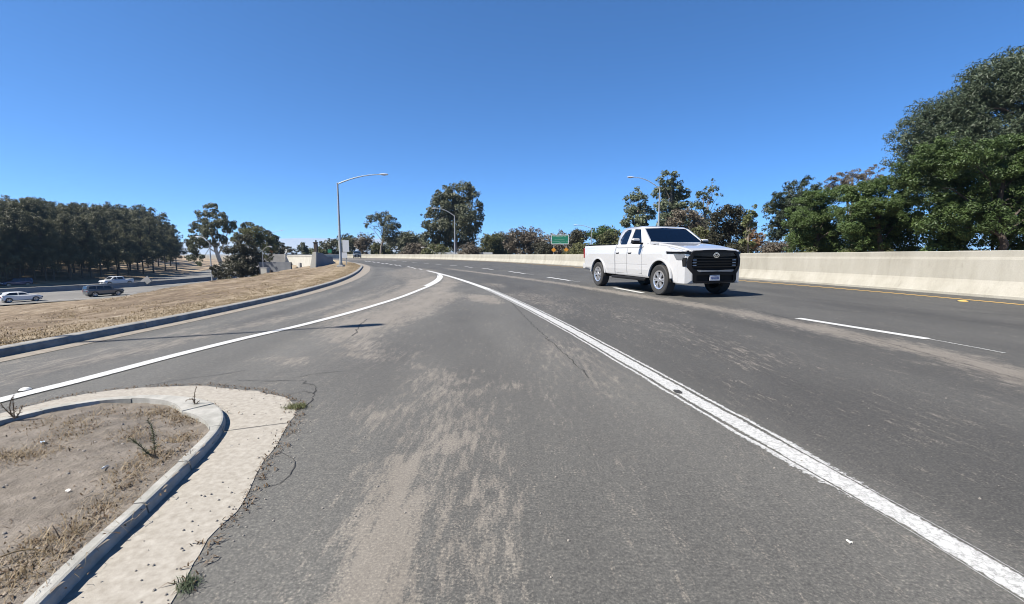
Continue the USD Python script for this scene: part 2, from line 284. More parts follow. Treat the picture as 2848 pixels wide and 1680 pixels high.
# ================================================================== plan of the place
from scipy.interpolate import PchipInterpolator
Lc = np.array([(-8, -6.0), (-4, -5.92), (0, -5.86), (4.97, -5.80), (7.3, -5.78), (9.65, -5.86), (11.6, -6.0), (16, -6.62), (20, -7.45), (26.5, -9.15), (35, -11.7), (40.6, -13.5), (45, -15.2), (52, -18.1), (62, -22.8), (75, -29.5), (90, -38), (105, -46.5), (119, -50), (124, -51)])
Rc = np.array([(-8, 13.75), (0, 13.7), (6, 13.4), (11.26, 12.96), (14.58, 12.45), (20.6, 11.0), (30, 8.85), (40.6, 6.4), (52, 3.0), (65, -1.6), (80, -8.4), (96, -17.6), (108, -27), (116, -35.5), (119.5, -42), (121.5, -49.5), (124, -70)])
Fc_ = np.array([(-60, -137), (-43, -130), (10, -97), (58.6, -67), (76, -57.5), (92, -53.5), (110, -53), (130, -56), (160, -66), (250, -110), (400, -190)])
Ledge, Redge, Fedge = (PchipInterpolator(c[:, 0], c[:, 1]) for c in (Lc, Rc, Fc_))
FZ = -5.5
def steps(*segs): return np.unique(np.concatenate([np.arange(a, b, s) for a, b, s in segs]))
rows = steps((-6, 12, .10), (12, 30, .25), (30, 120.01, 1.0))

# ------------------------------------------------------------------ base ground and hills
gx = np.r_[-14000, -9000, -3000, -1200, -500, np.linspace(-300, 300, 25), 500, 1200, 3000, 9000, 14000]
gy = np.r_[-14000, -3000, -600, np.linspace(-200, 400, 25), 700, 1500, 4000, 9000, 14000]
X, Y = np.meshgrid(gx, gy)
Z = np.full(X.shape, -7.5)
tag(obj('ground', (np.stack([X, Y, Z], -1).reshape(-1, 3), grid_faces(*X.shape)), 'far_ground'), 'wide flat ground reaching the horizon beyond the trees', kind='structure')
hx = np.linspace(-8200, -600, 140)
top = AT(800, 588, 9000)[2]
prof = np.interp(hx, [-8200, -6200, -5000, -4300, -3600, -3000, -2300, -600], [.55, .80, .94, 1.0, .99, 1.0, .93, .02]) * (top + 30) * (1 + .035 * (meshkit.fbm(np.stack([hx / 500, hx * 0, hx * 0], -1), 4, 3) - .5))
hy = np.linspace(0, 1, 12)
HX, HV = np.meshgrid(hx, hy)
HZ = -7.45 + prof[None, :] * np.sin(HV * PI) ** .8 * (1 + .12 * (meshkit.fbm(np.stack([HX / 350, HV * 5, HX * 0], -1), 4, 9) - .5) * (1 - np.sin(HV * PI)))
tag(obj('hills', (np.stack([HX, 8000 + HV * 2000, HZ], -1).reshape(-1, 3), grid_faces(*HX.shape)), 'hill_scrub', smooth=True), 'long flat-topped mountain ridge pale with distance on the horizon', kind='structure')

# ------------------------------------------------------------------ main road
def in_poly(px, py, poly, soft):
    p = Polygon(poly).buffer(0); shapely.prepare(p)
    pts = shapely.points(px, py); x0, y0, x1, y1 = p.bounds
    out = np.zeros(len(px)); near = (px > x0 - 3 * soft) & (px < x1 + 3 * soft) & (py > y0 - 3 * soft) & (py < y1 + 3 * soft)
    if near.any():
        q = pts[near]; d = shapely.distance(q, p.boundary); d = np.where(shapely.contains(p, q), d, -d); out[near] = 1 / (1 + np.exp(np.clip(-d / soft * 2.2, -40, 40)))
    return out
def near_line(px, py, line, half, soft):
    l = LineString(line); d = shapely.distance(shapely.points(px, py), l)
    return 1 / (1 + np.exp(np.clip((d - half) / soft * 2.2, -40, 40)))
NC = 190
U = np.linspace(0, 1, NC)
rx = Ledge(rows)[:, None] * (1 - U) + Redge(rows)[:, None] * U; ry = np.repeat(rows[:, None], NC, 1)
px, py = rx.ravel(), ry.ravel()
dust = np.full(len(px), .26)
def add_dust(w, amount):
    global dust
    dust = np.maximum(dust, .26 + (amount - .26) * w)
z7 = lambda L: [S7(*q) for q in L]
add_dust(in_poly(px, py, z7([(1000, 345), (700, 390), (640, 470), (300, 600), (0, 690), (-220, 760), (-220, 850), (0, 790), (400, 660), (800, 520), (1000, 420)]), .25), .95)
add_dust(in_poly(px, py, z7([(1060, 330), (1260, 410), (1150, 510), (1290, 540), (1230, 590), (1000, 715), (640, 880), (300, 985), (-150, 1090), (-250, 960), (-150, 840), (0, 800), (400, 680), (800, 540), (1050, 400)]), .30), .84)
add_dust(in_poly(px, py, z7([(1320, 540), (1620, 560), (1720, 640), (1600, 650), (1500, 620), (1380, 620)]), .2), .95)
add_dust(near_line(px, py, [G(*q) for q in [(1100, 660), (1250, 679), (1400, 700), (1700, 747), (2000, 803), (2300, 868), (2516, 926), (2700, 985)]], .24, .26), .95)
add_dust(near_line(px, py, [G(*q) for q in [(1300, 716), (1450, 750), (1650, 812), (1900, 890)]], .15, .6), .50)
add_dust(in_poly(px, py, z7([(1650, 560), (1900, 520), (2150, 540), (2450, 660), (2516, 800), (2200, 700), (1850, 600)]), .4), .55)
add_dust(in_poly(px, py, z7([(1480, 420), (1700, 430), (1770, 465), (1600, 470)]), .3), .66)
sc = lambda L: [SC(*q) for q in L]
add_dust(in_poly(px, py, sc([(370, 700), (490, 680), (500, 1000), (480, 1200), (470, 1484), (430, 1800), (-60, 1800), (40, 1484), (180, 1050), (280, 850)]), .05), .98)
add_dust(in_poly(px, py, sc([(440, 330), (820, 330), (900, 580), (1080, 950), (1000, 1484), (1000, 1800), (500, 1800), (500, 700), (540, 450)]), .15), .54)
add_dust(near_line(px, py, sc([(830, 350), (880, 530), (950, 720), (1060, 960)]), .02, .05), .72)
add_dust(near_line(px, py, sc([(505, 150), (470, 280), (455, 400), (430, 560), (380, 660)]), .03, .08), .66)
for poly, s, a in [([(140, 470), (330, 390), (440, 450), (330, 640), (200, 560)], .1, .56), ([(180, 740), (260, 700), (280, 820), (200, 850)], .06, .6), ([(520, 540), (880, 560), (900, 640), (620, 720), (520, 680)], .1, .66),
                   ([(780, 870), (830, 860), (830, 1040), (700, 1080), (640, 960)], .08, .64), ([(940, 310), (1060, 310), (1070, 350), (960, 360)], .15, .66), ([(1200, 60), (1520, 250), (1520, 400), (1350, 340), (1100, 130)], .3, .54),
                   ([(420, 200), (740, 250), (800, 330), (460, 330)], .15, .55), ([(0, 60), (260, 20), (340, 190), (60, 180)], .3, .68)]:
    add_dust(in_poly(px, py, sc(poly), s), a)
add_dust(in_poly(px, py, [S4(*q) for q in [(1550, 420), (1750, 400), (1980, 410), (1980, 480), (1800, 500)]], .1), .70)
add_dust(near_line(px, py, [G(*q) for q in [(-100, 958), (0, 935), (200, 890), (500, 826), (750, 770), (900, 730), (985, 700)]], .12, .22), .80)
add_dust(near_line(px, py, [G(*q) for q in [(0, 897), (300, 850), (650, 788), (800, 757), (950, 700), (1000, 672)]], .08, .30), .64)
add_dust(near_line(px, py, [(Ledge(y) + .75, y) for y in np.arange(-6, 60, 1.0)], .05, .22), .72)
add_dust(near_line(px, py, [(Redge(y) - .35, y) for y in np.r_[np.arange(18, 119, 1.0)]], .25, .25), .72)
add_dust(np.clip((py - 60) / 30, 0, 1) * np.clip((rx.ravel() + 5) / -12, 0, 1), .66)
add_dust(in_poly(px, py, [G(*q) for q in [(1000, 655), (1080, 664), (1070, 690), (985, 690), (940, 672)]], .4), .60)
tone = np.full(len(px), 1.0)
ex = np.array([(1.98, -6), (1.93, -1), (1.80, 1.6)] + [tuple(G(*q)) for q in [(2000, 1147), (1720, 990), (1550, 893), (1400, 809), (1300, 757), (1200, 711), (1140, 690), (1090, 675), (1050, 665.3)]] + [(-16, 45), (-30, 70), (-50, 100)])
dE_ = px - np.interp(py, ex[:, 1], ex[:, 0])                       # right of the edge line lies the older, darker lane
tone *= 1 - .30 / (1 + np.exp(-np.clip((dE_ - .15) / .06, -40, 40)))
for o_, a_ in ((1.3, .10), (3.2, .12), (5.6, -.10), (7.4, .10), (9.6, .06)): tone *= 1 - a_ * np.exp(-((dE_ - o_) / .45) ** 2)
tone *= 1 - .10 * np.exp(-((dE_ + 1.6) / .5) ** 2) * (py < 12)
tone *= .90 + .20 * meshkit.fbm(np.stack([px * .8, py * .25, px * 0], -1), 4, 31)
dL_ = px - Ledge(np.clip(py, -8, 124))
for o_, a_ in ((1.15, .14), (1.75, -.05), (2.6, .12)): tone *= 1 - a_ * np.exp(-((dL_ - o_) / .25) ** 2) * (py > 4)
road = thing('road', 'curving grey asphalt ramp with worn tan patches', None, kind='structure')
obj('asphalt', (np.stack([px, py, 0 * px], 1), grid_faces(len(rows), NC)), 'asphalt', road, attrs={'dust': dust, 'tone': tone})

# painted markings
ML = 0.004
def line(name, P, w, matname, z=ML, cols=9, step=.15, lab=None):
    m, a = ribbon(smooth_path(P, step), w, z, cols)
    return tag(obj(name, m, matname, road, attrs={'across': a}), lab)
edge = [(1.98, -5), (1.93, -1), (1.86, .8), (1.80, 1.6)] + [tuple(G(*q)) for q in [(2000, 1147), (1720, 990), (1550, 893), (1400, 809), (1300, 757), (1200, 711)]]
edge2 = [tuple(G(*q)) for q in [(1200, 711), (1140, 690), (1090, 675), (1050, 665.3)]]
P_ = smooth_path(edge, .1); m_, a_ = ribbon(P_, .285, ML, 33); k_ = np.repeat(np.clip((2.9 - P_[:, 1]) / 1.0, 0, 1), 33) * .85
a_ = np.where(np.abs(a_) > .50, a_ + (np.sign(a_) * 1.05 - a_) * k_, a_)
tag(obj('edge_line', m_, 'paint_cracked', road, attrs={'across': a_}), 'cracked white edge line flaking into three bands')
line('edge_line', edge2, .22, 'paint_white', step=.3)
left = [(-4.45, -5), (-4.30, 0), (-4.22, 2)] + [tuple(G(*q)) for q in [(0, 985), (200, 935), (400, 882), (600, 832), (740, 800), (900, 757), (1000, 725), (1045, 707), (1070, 695), (1083, 684), (1084, 678), (1075, 673)]]
line('gore_line', left, .15, 'paint_white', z=ML + .004, step=.12, lab='clean white line curving into the tip of the gore')
line('gore_line', [tuple(G(*q)) for q in [(1045, 703), (1068, 691), (1077, 683), (1077, 677)]], .16, 'paint_white', z=ML + .002, step=.3)
for a, b in [((1960, 782), (2280, 833)), ((1510, 707), (1580, 720)), ((1345, 681), (1400, 689.5)), ((1250, 667), (1290, 672.4)), ((1185, 659), (1212, 662.5)), ((1142, 655.2), (1161, 657.3)), ((1106, 651.4), (1122, 653)), ((1071, 649), (1084, 650)), ((1042, 646.8), (1054, 647.8)), ((1013, 644.6), (1024, 645.4)), ((989, 642.6), (999, 643.4)), ((965, 640.4), (974, 641.2))]:
    line('lane_dash', [G(*a), (G(*a) + G(*b)) / 2, G(*b)], .165, 'paint_white', step=.4)
line('worn_dash', [G(2280, 833), G(2380, 851), G(2470, 868)], .05, 'paint_faded', step=.1)
line('worn_dash', [G(1400, 689.5), G(1425, 693)], .06, 'paint_faded', step=.1); line('worn_dash', [G(1290, 672.4), G(1312, 675)], .07, 'paint_faded', step=.1)
for x, y in [(825, 270), (757, 259), (735, 254), (695, 245), (598, 234), (556, 226), (500, 217), (455, 210), (410, 206), (362, 199), (312, 193), (265, 187), (228, 183)]:
    p, q = S7(x - 14, y - 3.2), S7(x + 14, y + 3.2)
    line('gore_dash', [p, (p + q) / 2, q], .16, 'paint_white', step=.4)
yl = np.array([(Redge(y), y) for y in np.r_[np.arange(-6, 118, 1.0)]]); yl = yl + normals2(yl) * 1.25
line('yellow_line', yl, .13, 'paint_yellow', step=.3, lab='thin yellow line along the concrete barrier')
def blot(name, c, rxx, ryy, mt, z, n=18, seed=0, ang=0.0):
    r = np.random.default_rng(seed); a = np.arange(n) * 2 * PI / n; k = 1 + .25 * (r.random(n) - .5)
    P = np.stack([np.cos(a) * rxx * k, np.sin(a) * ryy * k], 1); R = np.array([[math.cos(ang), -math.sin(ang)], [math.sin(ang), math.cos(ang)]])
    P = P @ R.T + np.asarray(c)
    V = np.vstack([np.r_[c, z][None], np.c_[P, np.full(n, z)]])
    return obj(name, (V, [[0, 1 + i, 1 + (i + 1) % n] for i in range(n)]), mt, road)
tag(blot('patch', G(1665, 964), .035, .055, 'crack_dark', .0085, seed=3), 'small black tar spot on the edge line')
def crack(P, w=.007, seed=0, z=.0035):
    r = np.random.default_rng(seed); P = resample(P, .06); P = P + r.normal(0, .012, P.shape)
    N = normals2(P); ww = w * (.4 + r.random(len(P)))[:, None]
    V = np.vstack([np.c_[P - N * ww / 2, np.full(len(P), z)], np.c_[P + N * ww / 2, np.full(len(P), z)]]); n = len(P)
    return obj('crack', (V, [[i, i + 1, n + i + 1] for i in range(n - 1)] + [[i, n + i + 1, n + i] for i in range(n - 1)]), 'crack_dark', road)
for k, q in enumerate([[(400, 690), (700, 640), (950, 605), (1170, 580), (1400, 535)], [(1280, 640), (1600, 650), (1930, 640), (2060, 690), (2070, 760), (2060, 830), (1960, 910)], [(1820, 780), (1900, 750), (2060, 770)], [(2330, 545), (2000, 590), (1830, 620)]]):
    crack([S4(*p) for p in q], seed=k)
crack([S6(1700, 560), S6(1745, 580), S6(1800, 640), S6(1790, 690), S6(1680, 760), S6(1600, 790)], .0035, 9)
crack([G(1215, 700), G(1300, 790), G(1420, 900), G(1450, 930)], .012, 12); crack([S7(90, 1000), S7(160, 880), S7(240, 815)], .014, 14); crack([G(1520, 700), G(1800, 748), G(2150, 835), G(2516, 935)], .008, 15)
crack([G(1850, 745), G(2200, 775), G(2516, 800)], .012, 16); crack([G(2000, 735), G(2250, 760), G(2516, 776)], .012, 17)

# ------------------------------------------------------------------ bank on the left, with its kerb and gutter
zc = PchipInterpolator([-40, 0, 5, 12, 20, 27, 33, 40, 50, 60, 90, 140], [-1.4, -1.0, -.9, -.75, -.50, -.50, -.55, -.62, -.88, -1.15, -2.0, -3.0])
brows = steps((-40, -6, 2), (-6, 40, .3), (40, 124, 1.0))
V01 = np.r_[np.linspace(0, .22, 50), np.linspace(.225, 1, 70)]
KB = .16
bx, by, bz = [], [], []
for y in brows:
    yl_ = np.clip(y, -8, 124); l = float(Ledge(yl_)) - KB; f = float(Fedge(y)); x = l + (f - l) * V01
    wc = 8.5 + .5 * math.sin(y * .3); d = l - x; W = l - f
    z0 = .09; c = float(zc(y)); t = np.clip(d / wc, 0, 1); inner = z0 + (c - z0) * (t * t * (3 - 2 * t) * .5 + t * .5)
    s = np.clip((d - wc) / max(W - wc, 1e-3), 0, 1)
    # beyond the crest it falls to the freeway shoulder
    drop = np.interp(s, [0, .1, .45, .95, 1], [0, .28, .68, 1.03, 1.03])
    z = np.where(d <= wc, inner, c + (FZ - .02 - c) * drop)
    bx.append(x); by.append(np.full_like(x, y)); bz.append(z)
bx, by, bz = map(np.array, (bx, by, bz))
nz = meshkit.fbm(np.stack([bx * .9, by * .9, bx * 0], -1), 4, 5) - .5
fade = np.clip((Ledge(np.clip(by, -8, 124)) - KB - bx) / 1.0, 0, 1) * np.clip((bx - Fedge(by)) / 6, 0, 1)
bz = bz + nz * .16 * fade
mat('bank', {'g': ('geometry', {}), 'n1': ('noise_texture', {'scale': .8, 'detail': 10, 'roughness': .68}), 'mp': ('mapping', {'scale': (1.6, .45, 1)}), 'n2': ('noise_texture', {'scale': 3.0, 'detail': 9, 'roughness': .75}), 'n3': ('noise_texture', {'scale': 22, 'detail': 6, 'roughness': .75}),
             'at': ('attribute', {'attribute': 'straw'}), 's1': ('math', {'math_type': 'multiply_add', 'value2': 2.4, 'value3': -1.2}), 's2': ('math', {'math_type': 'add'}),
             'sm': ('map_range', {'range_type': 'smoothstep', 'from_min': .35, 'from_max': .75, 'to_min': 0, 'to_max': 1, 'clamp': True}),
             'dirt': ('rgb_ramp', {'ramp': [(.33, alb((.085, .064, .046))), (.5, alb((.165, .125, .088))), (.62, alb((.26, .21, .155))), (.7, alb((.38, .33, .26)))]}), 'straw': ('rgb_ramp', {'ramp': [(.3, alb((.225, .175, .115))), (.7, alb((.395, .325, .235)))]}),
             'mx': ('mix', {}), 'b': ('bump', {'strength': .8, 'distance': .05}), 'p': ('principled_bsdf', {'roughness': .95, 'specular_ior_level': .1})},
    [('g.position', 'n1.vector'), ('g.position', 'mp.vector'), ('mp.vector', 'n2.vector'), ('g.position', 'n3.vector'), ('n1.fac', 'dirt.fac'), ('n3.fac', 'straw.fac'), ('n2.fac', 's1.value1'), ('at.fac', 's2.value1'), ('s1.value', 's2.value2'), ('s2.value', 'sm.value'),
     ('dirt.color', 'mx.color1'), ('straw.color', 'mx.color2'), ('sm.result', 'mx.fac'), ('mx.color', 'p.base_color'), ('n3.fac', 'b.height'), ('b.normal', 'p.normal')])
dk = (Ledge(np.clip(by, -8, 124)) - KB - bx)
straw = .72 * np.exp(-(dk / 1.6) ** 2) + .30 + .35 * np.exp(-((bx - Fedge(by)) / 14) ** 2) + .12 * np.clip((by - 14) / 12, 0, 1)
bank = obj('roadside_bank', (np.stack([bx, by, bz], -1).reshape(-1, 3), grid_faces(*bx.shape)), 'bank', smooth=True, attrs={'straw': straw.ravel()})
tag(bank, 'brown bank of dirt and dry straw falling from the ramp to the freeway', kind='structure')
from scipy.interpolate import RegularGridInterpolator
def bank_z(x, y):
    i = int(np.clip(np.searchsorted(brows, y), 1, len(brows) - 1)); return float(np.interp(x, bx[i][::-1], bz[i][::-1]))
kp = np.array([(float(Ledge(y)), y) for y in np.arange(-8, 62.1, .5)])
lk = thing('kerb', 'long grey concrete kerb curving along the foot of the bank', None, kind='structure')
ksec = [(0, -.02), (.014, .078), (.026, .098), (.045, .105), (KB + .02, .105), (KB + .02, -.02)]
cuts = np.linspace(0, len(kp) - 1, 24).astype(int)
for a, b in zip(cuts[:-1], cuts[1:]):
    P = kp[a:b + 1].copy()
    P[-1] -= (P[-1] - P[-2]) / np.linalg.norm(P[-1] - P[-2]) * .012
    obj('kerb_segment', closed_sweep(P, ksec), 'kerb_weathered', lk)
gp = np.array([(float(Ledge(y)), y) for y in np.arange(-8, 62.1, .5)])
gw = np.interp(gp[:, 1], [0, 8, 15, 30, 60], [.22, .24, .36, .60, .60])
N = normals2(gp)
gvs = np.stack([np.c_[gp + N * -.002, np.full(len(gp), .012)], np.c_[gp - N * gw[:, None], np.full(len(gp), .005)]], 1).reshape(-1, 3)
tag(obj('gutter', (gvs, grid_faces(len(gp), 2)[:, ::-1]), 'gutter_dusty'), 'narrow tan concrete gutter at the foot of the long curving kerb', kind='structure')

# ------------------------------------------------------------------ freeway below, verge beyond it
fr = steps((-60, 40, 4), (40, 130, 2), (130, 400.1, 8))
def fw(o1, o2, z1, z2, mt, name, lab):
    P = np.stack([Fedge(fr), fr], 1); N = normals2(P)
    A = np.c_[P + N * o1, np.full(len(P), z1)]; B = np.c_[P + N * o2, np.full(len(P), z2)]
    return tag(obj(name, (np.stack([A, B], 1).reshape(-1, 3), grid_faces(len(P), 2)), mt), lab, kind='structure')
fw(-1.0, 44, FZ, FZ, 'freeway_asphalt', 'freeway', 'pale grey freeway running below the bank in front of the pines')
def fline(o, w, mt, dash=None):
    P = np.stack([Fedge(np.arange(-20, 240, 1.0)), np.arange(-20, 240, 1.0)], 1); P = P + normals2(P) * o; P = smooth_path(P, 1.0)
    segs = [P] if dash is None else [P[i:i + 5] for i in range(0, len(P) - 5, dash)]
    for s in segs:
        m, a = ribbon(s, w, FZ + .006, 2); obj('lane_line', m, mt, '/World/freeway_marking', attrs={'across': a * .5})
fmk = thing('freeway_marking', 'white lane lines of the freeway below', None, kind='structure')
fline(1.6, .2, 'paint_white'); fline(20.4, .2, 'paint_white')
for o in (6.2, 10.0, 13.8): fline(o, .18, 'paint_white', 15)
vx, vy, vz = [], [], []
VO = np.r_[np.linspace(0, 60, 31), np.linspace(70, 300, 12)]
P = np.stack([Fedge(fr), fr], 1); N = normals2(P)
far_rise = np.interp(fr, [-60, 40, 75, 95, 130, 400], [.03, .03, .05, .10, .12, .12])
vp = P[:, None, :] + N[:, None, :] * (43.5 + VO[None, :, None])
vzz = FZ + .03 + np.minimum(VO[None, :] * far_rise[:, None], 5.2) + 1.0 * (meshkit.fbm(np.concatenate([vp / 12, 0 * vp[..., :1]], -1), 4, 2) - .5) * np.clip(VO / 8, 0, 1)[None]
verge = obj('forest_floor', (np.concatenate([vp, vzz[..., None]], -1).reshape(-1, 3), grid_faces(*vzz.shape)), 'forest_floor', smooth=True)
tag(verge, 'dry tan ground under the pines beyond the freeway', kind='structure')
from scipy.spatial import cKDTree
_vt = cKDTree(vp.reshape(-1, 2)); _vz = vzz.ravel()
def verge_z(x, y):
    d, i = _vt.query([x, y], 3); w = 1 / (d + .1); return float((_vz[i] * w).sum() / w.sum())
# ground right of the barrier and far beyond the road's end
ro = np.r_[0, .6, 2, 5, 10, 20, 40, 80, 160, 300]
P = np.array([(float(Redge(y)), y) for y in np.r_[np.arange(-8, 119, 2.0), 119.5, 121.5, 123]]); N = normals2(P)
rp = P[:, None, :] - N[:, None, :] * ro[None, :, None]
tag(obj('verge', (np.concatenate([rp, np.full(rp.shape[:2] + (1,), -.03)], -1).reshape(-1, 3), grid_faces(*rp.shape[:2])), 'bank_dirt'), 'dry ground behind the long concrete barrier', kind='structure')

# ------------------------------------------------------------------ island in the foreground
KH = .055
Etop = [S6(x, y, KH) for x, y in [(220, 1484), (520, 1180), (880, 860), (1150, 600), (1330, 410), (1360, 340)]] + [S3(x, y, KH) for x, y in [(1700, 555), (1600, 440), (1400, 372), (1100, 330), (500, 305), (0, 335)]] + [S6(*q, KH) for q in [(250, 288), (0, 352)]]
Etop = np.array(Etop)
d0 = (Etop[0] - Etop[1]) / np.linalg.norm(Etop[0] - Etop[1]); d1 = (Etop[-1] - Etop[-2]) / np.linalg.norm(Etop[-1] - Etop[-2])
Etop = np.vstack([Etop[0] + d0 * 6, Etop[0] + d0 * 3, Etop[0] + d0 * 1.2, Etop, Etop[-1] + d1 * .7, Etop[-1] + d1 * .9 + (-.10, -.9), Etop[-1] + d1 * .9 + (-.12, -3), Etop[-1] + d1 * .9 + (-.25, -7)])
Ek = smooth_path(Etop, .06)
from scipy.ndimage import gaussian_filter1d
Ek = np.stack([gaussian_filter1d(Ek[:, k], 2.5, mode='nearest') for k in (0, 1)], 1)
Gout = [S6(x, y, 0.0) for x, y in [(1040, 1484), (1290, 1060), (1450, 890), (1600, 620), (1700, 470), (1790, 345), (1800, 300), (1700, 220), (1400, 180), (1180, 160), (700, 185), (250, 268), (0, 330)]]
Gout = np.array(Gout); e0 = (Gout[0] - Gout[1]) / np.linalg.norm(Gout[0] - Gout[1]); e1 = (Gout[-1] - Gout[-2]) / np.linalg.norm(Gout[-1] - Gout[-2])
Gout = np.vstack([Gout[0] + e0 * 6, Gout[0] + e0 * 2, Gout, Gout[-1] + e1 * .9, Gout[-1] + e1 * 1.0 + (-.1, -.9), Gout[-1] + e1 * 1.0 + (-.12, -3), Gout[-1] + e1 * 1.0 + (-.25, -7)])
Gk = smooth_path(Gout, .05)
rgj = np.random.default_rng(8)
jit = gaussian_filter1d(rgj.normal(0, 1, len(Gk)), 2.0) * .016 + gaussian_filter1d(rgj.normal(0, 1, len(Gk)), .8) * .008 + gaussian_filter1d(rgj.normal(0, 1, len(Gk)), 9) * .01
Gj = Gk + normals2(Gk) * jit[:, None]
# the kerb: travel goes from the camera round the nose and back, so the island lies to the left
isl = thing('island_kerb', 'pale concrete kerb wrapping the dirt island at bottom left', None, kind='structure')
dE = np.r_[0, np.cumsum(np.linalg.norm(np.diff(Ek, axis=0), axis=1))]
def arc_at(p): return dE[np.argmin(np.linalg.norm(Ek - np.asarray(p), axis=1))]
joints = sorted([0, arc_at(S6(860, 870, KH)) - 2.6, arc_at(S6(868, 862, KH)), arc_at(S6(1100, 610, KH)), arc_at(S6(1325, 395, KH)), arc_at(S3(1550, 455, KH)), arc_at(S3(500, 305, KH)), arc_at(S6(240, 300, KH)), dE[-1] - 4, dE[-1]])
rngk = np.random.default_rng(4)
for a, b in zip(joints[:-1], joints[1:]):
    if b - a < .15: continue
    sa = np.linspace(a + .005, b - .005, max(3, int((b - a) / .05)))
    P = np.stack([np.interp(sa, dE, Ek[:, k]) for k in (0, 1)], 1)
    wide = np.interp(sa, [arc_at(S6(1330, 410, KH)), arc_at(S3(1600, 440, KH)), arc_at(S3(1100, 330, KH)), arc_at(S3(500, 305, KH))], [.040, .20, .11, .075])
    N = normals2(P); dz = rngk.normal(0, .0015)
    inner = wide + gaussian_filter1d(rngk.normal(0, 1, len(P)), 2) * .006
    prof = [(-.020, .0, 0), (-.013, KH - .014, 0), (-.006, KH - .003 + dz, 0), (.004, KH + dz, 0), (0, KH + dz, 1), (.004, -.02, 1)]
    V = np.stack([np.c_[P + N * ((inner if wf else 0) + o)[:, None] if wf else P + N * o, np.full(len(P), z)] for o, z, wf in prof], 1)
    V[:, 1:5, 2] += gaussian_filter1d(rngk.normal(0, 1, len(P)), 1.5)[:, None] * .0025
    n = len(prof); Fa = grid_faces(len(P), n)[:, ::-1]
    capsf = [[0, j, j + 1] for j in range(1, n - 1)] + [[(len(P) - 1) * n, (len(P) - 1) * n + j + 1, (len(P) - 1) * n + j] for j in range(1, n - 1)]
    mm = trimesh.Trimesh(V.reshape(-1, 3), np.vstack([Fa, capsf]), process=False)
    if mm.face_normals[np.argmax(mm.triangles_center[:, 2])][2] < 0: mm.invert()
    obj('kerb_segment', mm, 'kerb_concrete', isl)
# gutter: the area between the kerb face and the broken outer edge
Eo = Ek - normals2(Ek) * .016
gpoly = Polygon(np.vstack([Eo, Gj[::-1]])).buffer(0)
if gpoly.geom_type != 'Polygon': gpoly = max(gpoly.geoms, key=lambda q: q.area)
gut = thing('island_gutter', 'wide pale concrete gutter apron around the dirt island', None, kind='structure')
j1 = [S6(1340, 433), S6(1400, 432), S6(1600, 405), S6(1765, 385)]
knife = LineString([np.array(j1[0]) - (.6, 0.0), *j1, np.array(j1[-1]) + (.5, .03)]).buffer(.006)
def flat(poly, z, thick=.02):
    e = trimesh.creation.extrude_polygon(poly, thick, engine='earcut'); e.apply_translation([0, 0, z - thick]); return e
from shapely.ops import split
near_part = []
pieces = gpoly.difference(knife); pieces = sorted(getattr(pieces, 'geoms', [pieces]), key=lambda q: -q.area)
for q in pieces[:4]:
    if q.area > .02: obj('gutter_slab', flat(q, .0035, .006), 'gutter_concrete', gut)
# the dirt
Ein = Ek + normals2(Ek) * .036
dpoly = Polygon(np.vstack([Ein])).buffer(0)
if dpoly.geom_type != 'Polygon': dpoly = max(dpoly.geoms, key=lambda q: q.area)
x0, y0, x1, y1 = dpoly.bounds
ix = np.arange(x0 - .1, x1 + .1, .03); iy = np.r_[np.arange(max(y0, -3), 0.5, .1), np.arange(.5, y1 + .1, .03)]
IX, IY = np.meshgrid(ix, iy); pts = shapely.points(IX.ravel(), IY.ravel()); ins = shapely.contains(dpoly.buffer(.06), pts).reshape(IX.shape)
dd = shapely.distance(pts, dpoly.exterior).reshape(IX.shape)
IZ = .048 - .03 * np.exp(-((dd - .1) / .25) ** 2) * (IY > 2.6) + .04 * (meshkit.fbm(np.stack([IX * 2.2, IY * 2.2, IX * 0], -1), 5, 7) - .5) + .022 * (meshkit.fbm(np.stack([IX * 12, IY * 12, IX * 0], -1), 3, 17) - .5)
IZ = np.where(dd < .05, np.minimum(IZ, .05), IZ)
fz = grid_faces(*IX.shape); keep = ins.ravel()[fz].all(1)
vv = np.stack([IX, IY, IZ], -1).reshape(-1, 3); used = np.unique(fz[keep]); remap = -np.ones(len(vv), int); remap[used] = np.arange(len(used))
tag(obj('dirt_island', (vv[used], remap[fz[keep]]), 'island_dirt', smooth=True), 'bare grey-brown dirt of the island inside its kerb', kind='structure')
_dt = cKDTree(vv[used][:, :2]); _dz = vv[used][:, 2]
def isl_z(p): return float(_dz[_dt.query(p)[1]])

# ------------------------------------------------------------------ concrete barrier along the right
bp = np.array([(float(Redge(y)), y) for y in np.r_[np.arange(-6, 119, .75), np.linspace(119, 123.5, 14)]])
bp = resample(bp, .6)
bsec0 = [(0, -.05), (0, .07), (-.02, .085), (-.17, .36), (-.21, .45), (-.245, .98), (-.262, 1.045), (-.30, 1.05), (-.30, 1.20), (-.315, 1.215), (-.52, 1.215), (-.54, 1.20), (-.60, -.05)]
def bsec(h): return [(o, z if z <= .5 else .5 + (z - .5) * (h - .5) / .715) for o, z in bsec0]
bar = thing('concrete_barrier', 'long pale concrete barrier wall curving along the right side of the ramp', 'barrier')
bp = np.stack([gaussian_filter1d(bp[:, k], 4, mode='nearest') for k in (0, 1)], 1); bpN = normals2(bp)
seg = np.arange(0, len(bp), 10)
hB = np.interp(bp[:, 1], [-6, 11, 20, 41, 70, 123], [1.30, 1.27, 1.20, 1.13, 1.06, .98])
